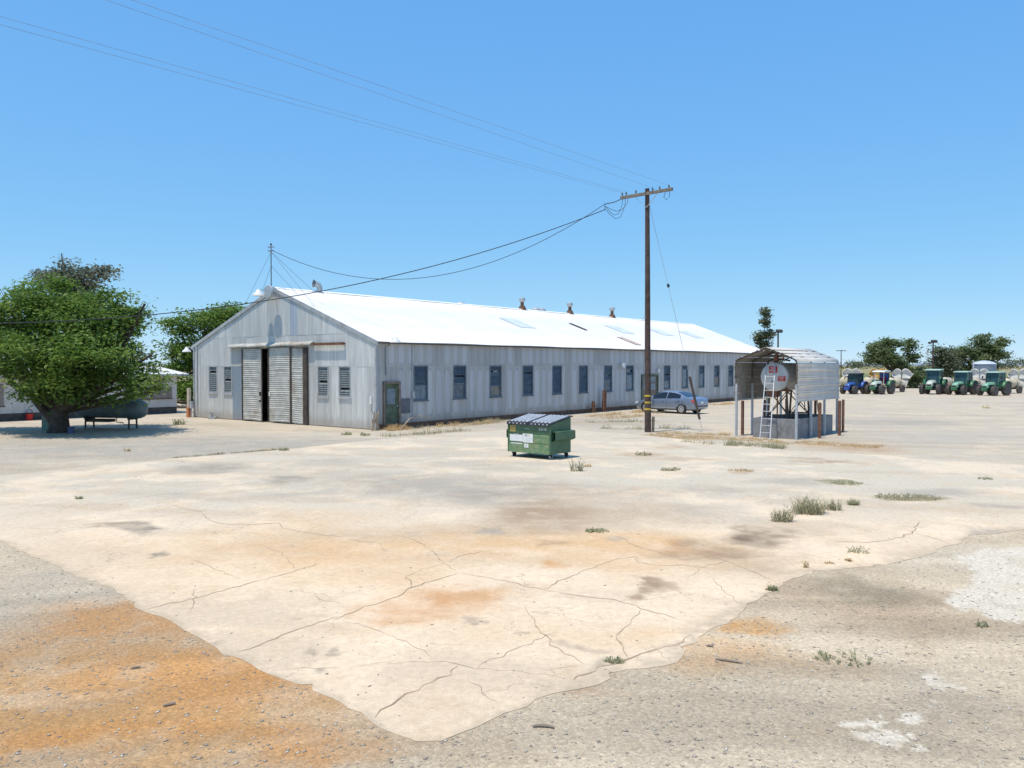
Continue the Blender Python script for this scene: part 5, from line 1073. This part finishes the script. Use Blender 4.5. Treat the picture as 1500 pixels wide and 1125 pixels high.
# far poles
def far_pole(px, ytop, d, label, kind):
    g = at(px, 536, d); zt_ = at(px, ytop, d).z; o = thing('far_pole', label, 'pole', (g.x, g.y, 0)); m = MB(); m.tube([(0, 0, 0), (0, 0, zt_)], [.13, .09], 8); m.build('shaft', 'pole_wood', o)
    if kind == 'lamp': m = MB(); m.box((.1, -.1, zt_), (.7, .45, .3), (R(20), 0, 0)); m.box((-.5, -.1, zt_-.2), (.35, .3, .25)); m.build('floodlight', 'steel_dark', o)
    else: m = MB(); m.box((0, 0, zt_-.2), (2.4, .12, .14)); m.build('crossarm', 'pole_wood', o)
far_pole(1139.5, 485, 98, 'thin floodlight pole beside the narrow tree beyond the warehouse', 'lamp'); far_pole(1232, 512.5, 190, 'distant utility pole with crossarm just right of the shelter', 'arm'); far_pole(1366.5, 500, 112, 'thin floodlight pole among the trees behind the tall tractor', 'lamp')
# ================================================================== trees
def leafmat(name, dark, mid, light, trans=.35):
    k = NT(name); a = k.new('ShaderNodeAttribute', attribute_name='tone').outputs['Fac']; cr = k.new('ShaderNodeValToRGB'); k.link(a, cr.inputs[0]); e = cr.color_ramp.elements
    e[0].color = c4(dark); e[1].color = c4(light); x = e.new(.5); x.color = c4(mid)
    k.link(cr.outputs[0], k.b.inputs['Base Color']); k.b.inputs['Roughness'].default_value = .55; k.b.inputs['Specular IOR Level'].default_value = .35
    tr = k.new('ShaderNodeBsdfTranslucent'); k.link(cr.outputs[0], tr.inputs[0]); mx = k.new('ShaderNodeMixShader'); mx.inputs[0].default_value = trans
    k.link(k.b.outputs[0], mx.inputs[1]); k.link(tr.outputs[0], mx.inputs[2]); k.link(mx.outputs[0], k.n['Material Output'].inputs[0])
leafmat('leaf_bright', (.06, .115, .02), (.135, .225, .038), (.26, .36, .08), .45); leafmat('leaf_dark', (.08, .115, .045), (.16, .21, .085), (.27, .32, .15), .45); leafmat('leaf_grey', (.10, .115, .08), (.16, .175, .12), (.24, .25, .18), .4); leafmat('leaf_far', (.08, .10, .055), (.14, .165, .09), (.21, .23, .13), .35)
pm('bark', (.075, .058, .045), .95, var=.4, scale=4, bump=.5)
def leaves(r, blobs, n, size, outer=.55, droop=.0, asp=.5, per=90, cl=4.2):
    """leaf-sized faces gathered in twig clumps spread through the crown's lobes"""
    W = np.array([b[3]*b[4]*b[5] for b in blobs]); W = W/W.sum(); V_ = []; T_ = []
    nc = max(1, n//per); idx = r.choice(len(blobs), nc, p=W); cen = []; ton = []
    for i in idx:
        b = blobs[i]; d = r.normal(size=3); d /= np.linalg.norm(d); rad = (outer+(1-outer)*r.random()) if r.random() < .82 else r.random()
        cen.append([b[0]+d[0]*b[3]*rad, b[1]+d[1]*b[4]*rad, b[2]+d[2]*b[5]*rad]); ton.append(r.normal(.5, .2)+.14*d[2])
    cen = np.repeat(np.array(cen), per, 0); ton = np.repeat(np.array(ton), per); N = len(cen)
    cs = size*cl; p = cen+r.normal(size=(N, 3))*np.array([cs, cs, cs*.42])*np.repeat(r.uniform(.6, 1.25, nc), per)[:, None]; p[:, 2] -= droop*np.abs(r.normal(size=N))
    a = r.normal(size=(N, 3)); a[:, 2] *= .4; a[:, 2] -= .2; a /= np.linalg.norm(a, axis=1)[:, None]
    u = r.normal(size=(N, 3)); u[:, 2] += 1.5; nrm = u/np.linalg.norm(u, axis=1)[:, None]; b_ = np.cross(a, nrm); b_ /= (np.linalg.norm(b_, axis=1)[:, None]+1e-9)
    s = size*(.6+.8*r.random((N, 1))); v = np.stack([p-a*s, p+b_*s*asp, p+a*s, p-b_*s*asp], 1).reshape(-1, 3)
    return v, np.arange(N*4).reshape(-1, 4), np.repeat(np.clip(ton+r.normal(0, .12, N), 0, 1), 4)
def tree(name, label, cat, base, blobs, n, size, mat, trunk_r, limbs, seed, droop=0.0, group=None, outer=.55, asp=.5, per=90, cl=4.2):
    r = np.random.default_rng(seed); o = thing(name, label, cat, base, 0, group)
    m = MB(); fork = Vector(limbs['fork']); m.tube([(0, 0, -.05), (trunk_r*.1, 0, fork.z*.3), fork*.7+Vector((0, 0, 0)), fork], [trunk_r*1.25, trunk_r, trunk_r*.88, trunk_r*.75], 12); tr = m.build('trunk', 'bark', o)
    for b in blobs:
        c_ = Vector(b[:3]); mid = fork.lerp(c_, .5)+Vector(r.normal(size=3)*.12*(c_-fork).length*.5); m = MB(); k_ = min(1, .35+.2*b[3]/max(q[3] for q in blobs)); m.tube([fork-Vector((0, 0, trunk_r*.4)), mid, c_, c_+Vector(r.normal(size=3))*b[3]*.15], [trunk_r*k_, trunk_r*k_*.6, trunk_r*k_*.3, .012], 7); m.build('limb', 'bark', tr)
        for q in range(3):
            d = Vector(r.normal(size=3)); d.z = abs(d.z)*.5; d.normalize(); m = MB(); e_ = c_+Vector((d.x*b[3], d.y*b[4], d.z*b[5]))*.7; m.tube([mid.lerp(c_, .6), (mid+e_)/2+Vector((0, 0, .1)), e_], [trunk_r*k_*.3, trunk_r*k_*.18, .008], 5); m.build('branch', 'bark', tr)
    v, f, t = leaves(r, blobs, n, size, outer, droop, asp, per, cl); fast('crown', v, f, mat, o, t); return o
def lobes(px_list, d, base):
    """lobes read off as image discs, set at varied depth; returns offsets from the tree base"""
    out = []
    for (px, py, rx, ry, dd) in px_list:
        c_ = at(px, py, d+dd); k_ = (d+dd)/F*.88; out.append((c_.x-base.x, c_.y-base.y, c_.z, rx*k_, max(rx, ry)*k_*.9, ry*k_))
    return out
# the big spreading tree at left
b0 = G(86, 633.5); D = b0.y
big = [(70, 432, 50, 26, 0), (150, 425, 26, 14, .3), (20, 425, 30, 14, .4), (30, 470, 55, 42, -.6), (120, 470, 55, 40, -1.0), (170, 455, 40, 26, .6), (60, 510, 65, 38, -1.8), (135, 520, 60, 36, -2.0), (192, 505, 30, 30, .8), (212, 445, 14, 7, .4), (222, 520, 22, 16, -.4), (240, 555, 18, 10, -.3), (-30, 490, 55, 50, .5), (15, 540, 42, 18, -1.0), (90, 560, 55, 28, -1.6), (165, 560, 50, 26, -1.2), (215, 555, 34, 20, .2), (70, 470, 50, 40, 2.0), (150, 490, 55, 40, 2.4), (-10, 525, 40, 26, 2.0), (110, 540, 60, 30, 2.5), (195, 535, 32, 22, 1.5), (205, 470, 14, 20, .6), (50, 580, 16, 14, -.8), (235, 570, 16, 12, .4)]
bl = lobes(big, D, b0)
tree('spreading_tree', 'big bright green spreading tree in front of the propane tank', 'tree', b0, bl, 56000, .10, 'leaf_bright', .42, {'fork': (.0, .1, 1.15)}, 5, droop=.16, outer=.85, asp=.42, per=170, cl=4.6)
m = MB(); m.tube([(-.25, 0, .5), (-.9, -.1, 1.35), (-1.5, -.2, 2.3)], [.2, .16, .1], 9); o = m.build('low_limb', 'bark', bpy.data.objects['spreading_tree'])
b1 = at(104, 600, 60); b1.z = 0
tree('grey_tree', 'taller grey-green tree rising behind the big spreading tree', 'tree', b1, lobes([(90, 388, 22, 20, 0), (60, 400, 18, 12, 0), (125, 395, 26, 14, 0), (148, 402, 16, 14, 0), (100, 410, 50, 20, 1), (90, 372, 10, 10, 0), (110, 450, 50, 40, 1)], 60, b1), 11000, .13, 'leaf_grey', .3, {'fork': (0, 0, 4.5)}, 9, outer=.3)
b2 = at(292, 600, 62); b2.z = 0
tree('leafy_tree', 'leafy green tree behind the left corner of the warehouse', 'tree', b2, lobes([(300, 470, 34, 20, 0), (265, 480, 26, 18, 0), (335, 458, 28, 15, 1), (350, 470, 25, 20, 2), (258, 510, 22, 26, 0), (290, 520, 40, 30, 0), (265, 550, 24, 24, -.5), (275, 575, 20, 20, 0), (330, 500, 40, 30, 2)], 62, b2), 24000, .12, 'leaf_bright', .28, {'fork': (0, 0, 2.5)}, 13)
b2 = at(250, 592, 60); b2.z = 0
tree('green_shrub', 'low bright shrub between the white building and the warehouse', 'shrub', b2, lobes([(272, 578, 14, 9, 0), (262, 570, 10, 10, 1), (280, 568, 10, 8, 0)], 60, b2), 3000, .1, 'leaf_bright', .06, {'fork': (.8, 0, .6)}, 14)
b3 = at(1120, 560, 104); b3.z = 0
tree('narrow_tree', 'tall narrow tree rising behind the far end of the warehouse', 'tree', b3, lobes([(1122, 456, 7, 10, 0), (1121, 472, 8, 12, 0), (1125, 490, 9, 12, 0), (1111, 494, 5, 12, 0), (1120, 510, 13, 14, 0), (1131, 498, 4, 7, 0)], 104, b3), 4200, .16, 'leaf_far', .22, {'fork': (0, 0, 3)}, 17, outer=.2, per=50, cl=2.0)
b4 = at(1306, 566, 112); b4.z = 0
tree('yard_tree', 'round dark green tree behind the blue and canopy tractors', 'tree', b4, lobes([(1285, 512, 16, 12, 0), (1305, 505, 14, 11, 0), (1275, 525, 12, 9, 0), (1300, 522, 20, 14, -1), (1332, 507, 8, 11, 1), (1335, 525, 9, 12, 1), (1318, 535, 14, 12, 0), (1330, 548, 14, 14, 0), (1290, 530, 10, 6, 0)], 112, b4), 12000, .17, 'leaf_dark', .38, {'fork': (.3, 0, 2.0)}, 19, per=70, cl=2.8)
b5 = at(1342, 566, 113); b5.z = 0
tree('green_shrub', 'dark bushy shrub at ground level right of the round tree', 'shrub', b5, lobes([(1338, 556, 12, 10, 0), (1350, 555, 9, 10, 0), (1330, 565, 10, 5, -1), (1352, 544, 6, 8, 0)], 113, b5), 4200, .16, 'leaf_dark', .1, {'fork': (0, 0, .6)}, 21)
b6 = at(1425, 566, 122); b6.z = 0
tree('yard_tree', 'widest dark green tree behind the right-hand green tractors', 'tree', b6, lobes([(1440, 500, 18, 13, 0), (1466, 502, 13, 9, 0), (1455, 515, 22, 13, 0), (1420, 515, 18, 13, 0), (1400, 522, 16, 14, 0), (1438, 530, 22, 12, -1), (1472, 520, 8, 8, 0), (1410, 545, 18, 14, 0), (1450, 538, 14, 8, 1)], 122, b6), 15000, .18, 'leaf_dark', .42, {'fork': (0, 0, 2.0)}, 23, per=70, cl=2.8)
b7 = at(1383, 566, 118); b7.z = 0
tree('yard_tree', 'scraggly tree left of the widest tree, behind the tall tractor', 'tree', b7, lobes([(1378, 512, 10, 8, 0), (1372, 522, 10, 10, 0), (1388, 530, 14, 14, 0), (1380, 548, 14, 16, 0), (1392, 512, 8, 6, 0)], 118, b7), 7000, .17, 'leaf_far', .25, {'fork': (0, 0, 2.0)}, 25, outer=.3)
# far treeline: reads as one mass
r = np.random.default_rng(77); B = []
for i in range(150):
    d = r.uniform(520, 900); px = r.uniform(-200, 1700); h_ = r.uniform(1.2, 3.4)*(1.5 if r.random() < .2 else 1); B.append(((px-750)/F*d, d, h_*.9, h_*r.uniform(1.2, 3.2), h_*1.3, h_))
v, f, t = leaves(r, B, 26000, .8, .6); o = fast('distant_treeline', v, f, 'leaf_far', None, t); struct(o, 'stuff'); o['label'] = 'distant line of trees along the horizon'
k = NT('hill'); k.link(k.mix(k.rng(k.noise(k.coord(), .002, 5), .4, .6), (.20, .25, .34, 1), (.25, .30, .39, 1)), k.b.inputs['Base Color']); k.b.inputs['Roughness'].default_value = 1  # blue of distant haze painted into the scrub colour; no air is built
m = MB(); P = []; n = 60
for i in range(n):
    x = 1500+i*130; hh_ = (22+18*math.sin(i*.35)+10*math.sin(i*.9+1)+6*math.sin(i*2.1))*(1 if i > 3 else i/4)
    P += [(x, 7600, -5), (x, 7900, max(2, hh_)), (x, 8300, -5)]
m.grid(P, n, 3); struct(m.build('hills', 'hill'))
# low green crop strip and berm beyond the yard
k = NT('crop'); k.link(k.mix(k.rng(k.noise(k.coord(), .35, 5), .35, .65), (.10, .13, .045, 1), (.20, .20, .08, 1)), k.b.inputs['Base Color']); k.b.inputs['Roughness'].default_value = 1
m = MB(); P = []
for i in range(70):
    x = -300+i*12; P += [(x, 196, -.1), (x, 200, .75+.15*math.sin(i*1.7)), (x, 215, .85+.15*math.sin(i*2.3)), (x, 222, -.1)]
m.grid(P, 70, 4); struct(m.build('crop_strip', 'crop'))
# ================================================================== weeds and dry grass
leafmat('weed_green', (.28, .29, .16), (.42, .41, .24), (.58, .54, .35), .4); leafmat('weed_dry', (.42, .29, .14), (.60, .43, .22), (.74, .58, .34), .35); leafmat('weed_mixed', (.26, .25, .15), (.42, .39, .24), (.62, .54, .36), .4)
def blades(r, base, h, w, lean):
    """base (n,3), curved three-segment blades"""
    n = len(base); a = r.random(n)*6.283; d = np.stack([np.cos(a), np.sin(a), np.zeros(n)], 1); sd = np.stack([-np.sin(a), np.cos(a), np.zeros(n)], 1); V_ = []
    le = lean*(.3+r.random((n, 1)))*h[:, None]
    for j, t in enumerate((0, .4, .75, 1.0)):
        c_ = base+d*le*t**1.8; c_ = c_+np.array([0, 0, 1])*(h[:, None]*t*(1-.15*lean*t)); ww = w*(1, .85, .55, .08)[j]; V_ += [c_-sd*ww, c_+sd*ww]
    v = np.stack(V_, 1).reshape(-1, 3); f = np.array([[0, 1, 3, 2], [2, 3, 5, 4], [4, 5, 7, 6]])[None]+np.arange(n)[:, None, None]*8
    return v, f.reshape(-1, 4), np.repeat(np.clip(r.normal(.5, .22, n), 0, 1), 8)
def tuft(px, py, hw, hh, n, mat, label, seed, lean=.5, z=ZS, w=.008, leafy=0, name='weed_tuft', group='weeds on the yard'):
    r = np.random.default_rng(seed); g = G(px, py); k_ = g.y/F; R_ = hw*k_; H_ = hh*k_*1.05
    q = np.sqrt(r.random(n))*R_*.9; a = r.random(n)*6.283; base = np.stack([q*np.cos(a), q*np.sin(a)*.7, np.full(n, z)], 1); h_ = H_*(.35+.65*r.random(n)**.8)*(1-.4*(q/R_))
    v, f, t = blades(r, base, h_, w*max(1, g.y/16), lean)
    if leafy:
        N = leafy; i = r.integers(0, n, N); tt = r.random((N, 1))*.85; top = v.reshape(n, 8, 3)[i, 6]; p = base[i]*(1-tt)+top*tt; s = .018*max(1, g.y/14)*(.5+r.random((N, 1)))
        aa = r.normal(size=(N, 3)); aa /= np.linalg.norm(aa, axis=1)[:, None]; bb = np.cross(aa, r.normal(size=(N, 3))); bb /= np.linalg.norm(bb, axis=1)[:, None]
        lv = np.stack([p, p+aa*s+bb*s*.35, p+aa*s*2, p+aa*s-bb*s*.35], 1).reshape(-1, 3); f = np.concatenate([f, np.arange(N*4).reshape(-1, 4)+len(v)]); v = np.concatenate([v, lv]); t = np.concatenate([t, np.repeat(np.clip(r.normal(.55, .2, N), 0, 1), 4)])
    o = fast(name, v, f, mat, None, t); o.location = (g.x, g.y, 0); tag(o, label, 'weed', group); return o
W = [(1145, 764, 17, 29, 90, 'weed_mixed', 'bushy weed at left end of the cluster on right side of slab', 330), (1183, 752, 28, 38, 190, 'weed_mixed', 'largest bushy weed in the middle of the slab cluster', 620), (1218, 747, 16, 26, 60, 'weed_mixed', 'wispy weed at right end of the slab cluster', 200), (1251, 740, 10, 13, 60, 'weed_green', 'small green weed right of the big weed cluster', 200),
     (1256, 810, 18, 17, 26, 'weed_green', 'sparse spreading weed on a crack near the gravel edge', 120), (1243, 822, 8, 6, 30, 'weed_dry', 'tiny dry tuft below the sparse spreading weed', 30), (1215, 826, 8, 5, 26, 'weed_dry', 'small orange-dry tuft left of the tiny dry tuft', 20), (1180, 832, 5, 19, 7, 'weed_dry', 'single thin dry stalk near the slab right edge', 30), (1131, 865, 8, 11, 60, 'weed_green', 'small dark green tuft on the slab right rim', 120),
     (846, 690, 12, 30, 26, 'weed_mixed', 'tall thin weed right behind the dumpster corner', 160), (862, 684, 8, 8, 20, 'weed_dry', 'short dry tuft right of the dumpster', 20), (117, 731, 6, 6, 30, 'weed_green', 'lone small tuft far left on the slab', 60), (874, 779, 20, 6, 110, 'weed_green', 'flat green mat of weed in the middle of the slab', 300),
     (978, 690, 10, 9, 34, 'weed_mixed', 'pair-left dry tuft between pole and near slab', 40), (990, 689, 7, 7, 26, 'weed_mixed', 'pair-right dry tuft between pole and near slab', 40), (942, 667, 12, 9, 50, 'weed_mixed', 'tuft on brown stain in front of the pole', 80), (1235, 966, 46, 9, 50, 'weed_green', 'sparse wide weed on the tan gravel right', 260), (900, 970, 14, 8, 60, 'weed_green', 'weed in the wide crack at slab rim', 160), (1443, 702, 12, 6, 40, 'weed_green', 'small weed at the far right of the slab', 60), (1439, 918, 9, 14, 18, 'weed_green', 'thin weed beside the right concrete remnant', 60),
     (262, 622, 10, 14, 40, 'weed_green', 'lone weed on gravel left of the warehouse corner', 120), (416, 660, 8, 6, 40, 'weed_green', 'small tuft on the slab back edge below the sliding doors', 60), (186, 661, 6, 4, 20, 'weed_dry', 'tiny tuft on gravel in front of the propane tank', 20), (560, 612, 8, 26, 30, 'weed_dry', 'pale dry stalks leaning at the green corner door', 40), (508, 637, 9, 8, 40, 'weed_green', 'small weed in front of the gable right windows', 60), (535, 638, 8, 7, 40, 'weed_green', 'small weed in front of the warehouse near corner', 60), (777, 641, 5, 5, 24, 'weed_green', 'tiny weed behind the dumpster left side', 20),
     (1445, 598, 6, 5, 14, 'weed_dry', 'small dry weed in front of the rightmost tractor', 10), (1085, 690, 22, 4, 90, 'weed_dry', 'flat dry mat left of the long slab cluster', 40), (1240, 709, 26, 4, 130, 'weed_green', 'flat green mat filling a joint right of the shelter', 200), (1330, 729, 52, 5, 260, 'weed_mixed', 'long flat olive mat filling a joint at the right', 400), (388, 660, 12, 3, 60, 'weed_dry', 'short dry strip on the slab edge near the gable', 20)]
for i, q in enumerate(W): tuft(*q[:7], 300+i, leafy=q[7], lean=1.2 if q[3] < 10 else .75)
def strip(name, mat, label, segs, dens, h0, h1, seed, wid, z=0.0, w=.01):
    r = np.random.default_rng(seed); Bs = []; Hs = []
    for (a, b) in segs:
        a, b = G(*a), G(*b); L = (b-a).length; n = int(L*dens); t = r.random(n); nn = np.array([-(b-a).y/L, (b-a).x/L, 0]); off = r.normal(size=n)*wid; cl = fbm(t*L*1.1, off*1.2/max(wid, .01)*.4+7, 1.0, seed, 4, .7)
        p = np.array(a)[None]*(1-t[:, None])+np.array(b)[None]*t[:, None]+nn[None]*off[:, None]; p[:, 2] = z; kk = cl > .36; Bs.append(p[kk]); Hs.append(np.clip((cl[kk]-.36)*6, .25, 1.0)*(1-np.clip(np.abs(off[kk])/wid/3, 0, .7)))
    base = np.concatenate(Bs); n = len(base); v, f, t = blades(r, base, np.concatenate(Hs)*(h0+(h1-h0)*r.random(n)**1.3), w, 1.0); o = fast(name, v, f, mat, None, t); struct(o, 'stuff'); o['label'] = label; return o
strip('dry_grass', 'weed_dry', 'dry golden grass strip between the pole and the shelter', [((952, 636), (1010, 642)), ((1000, 640), (1080, 643)), ((1075, 642), (1165, 650)), ((1165, 648), (1290, 655)), ((960, 634), (1070, 637))], 700, .04, .2, 5, .4, w=.008)
strip('green_weeds', 'weed_mixed', 'bushy green weed row in front of the shelter', [((1064, 652), (1150, 657)), ((1070, 650), (1140, 654))], 420, .1, .55, 6, .2, w=.009)
strip('wall_grass', 'weed_dry', 'dry grass growing along the long warehouse wall', [((600, 628.5), (740, 614)), ((860, 611), (945, 603)), ((650, 625), (745, 617)), ((880, 614), (960, 608)), ((1040, 594), (1075, 591))], 260, .05, .36, 8, .4, w=.009)
strip('wall_weeds', 'weed_mixed', 'green weeds among the dry grass by the warehouse', [((690, 623), (745, 616)), ((610, 637), (690, 630)), ((860, 619), (960, 617)), ((880, 628), (945, 629)), ((955, 606), (980, 604)), ((968, 628), (1010, 627)), ((1000, 647), (1045, 651)), ((560, 640), (640, 634))], 130, .06, .42, 9, .28, w=.009)
strip('edge_weeds', 'weed_mixed', 'low weed strip on the slab back-left edge', [((250, 671), (330, 665)), ((335, 664), (420, 658))], 200, .03, .14, 12, .1)
strip('straw_heap', 'weed_dry', 'heap of dry straw at the green corner door', [((556, 629), (605, 624)), ((558, 631), (592, 627))], 1500, .05, .42, 10, .35, w=.010)
# sticks leaning at the corner
pm('stick', (.36, .28, .2), .9, var=.3)
sb = thing('stick_bundle', 'bundle of old sticks leaning on the warehouse near corner', 'sticks', rel(-.25, -.2))
for i in range(9):
    r = random.Random(i); m = MB(); m.bar((r.uniform(-.25, .25), r.uniform(-.25, .1), 0), (r.uniform(-.2, .25), r.uniform(-.1, .15), r.uniform(.5, 1.15)), r.uniform(.02, .06), .03); m.build('stick', 'stick', sb)
m = MB(); m.tube([(0, 0, .02), (.9, .25, .5), (1.7, .3, .62), (2.3, .2, .45)], [.035, .03, .025, .01], 6); o = m.build('dry_branch', 'stick'); o.location = rel(.6, -1.0); o.rotation_euler = (0, 0, YAW); tag(o, 'bare dry branch arching over the straw at the corner door', 'branch')
# dark slate board leaning nowhere: stepping scraps on the wall foot
for px, py, s_, lab in ((322, 628-3, .3, 'small pale block at the gable wall foot left of the doors'),):
    g = rel(-.3, GW(318, 605)[0]); m = MB(); m.tube([(0, 0, .0), (0, 0, .35), (-.15, -.15, .4)], .07, 8); m.box((0, 0, .06), (.4, .4, .12)); o = m.build('standpipe', 'trim_grey'); o.location = g; tag(o, 'small grey standpipe at the gable wall foot left of the doors', 'standpipe')
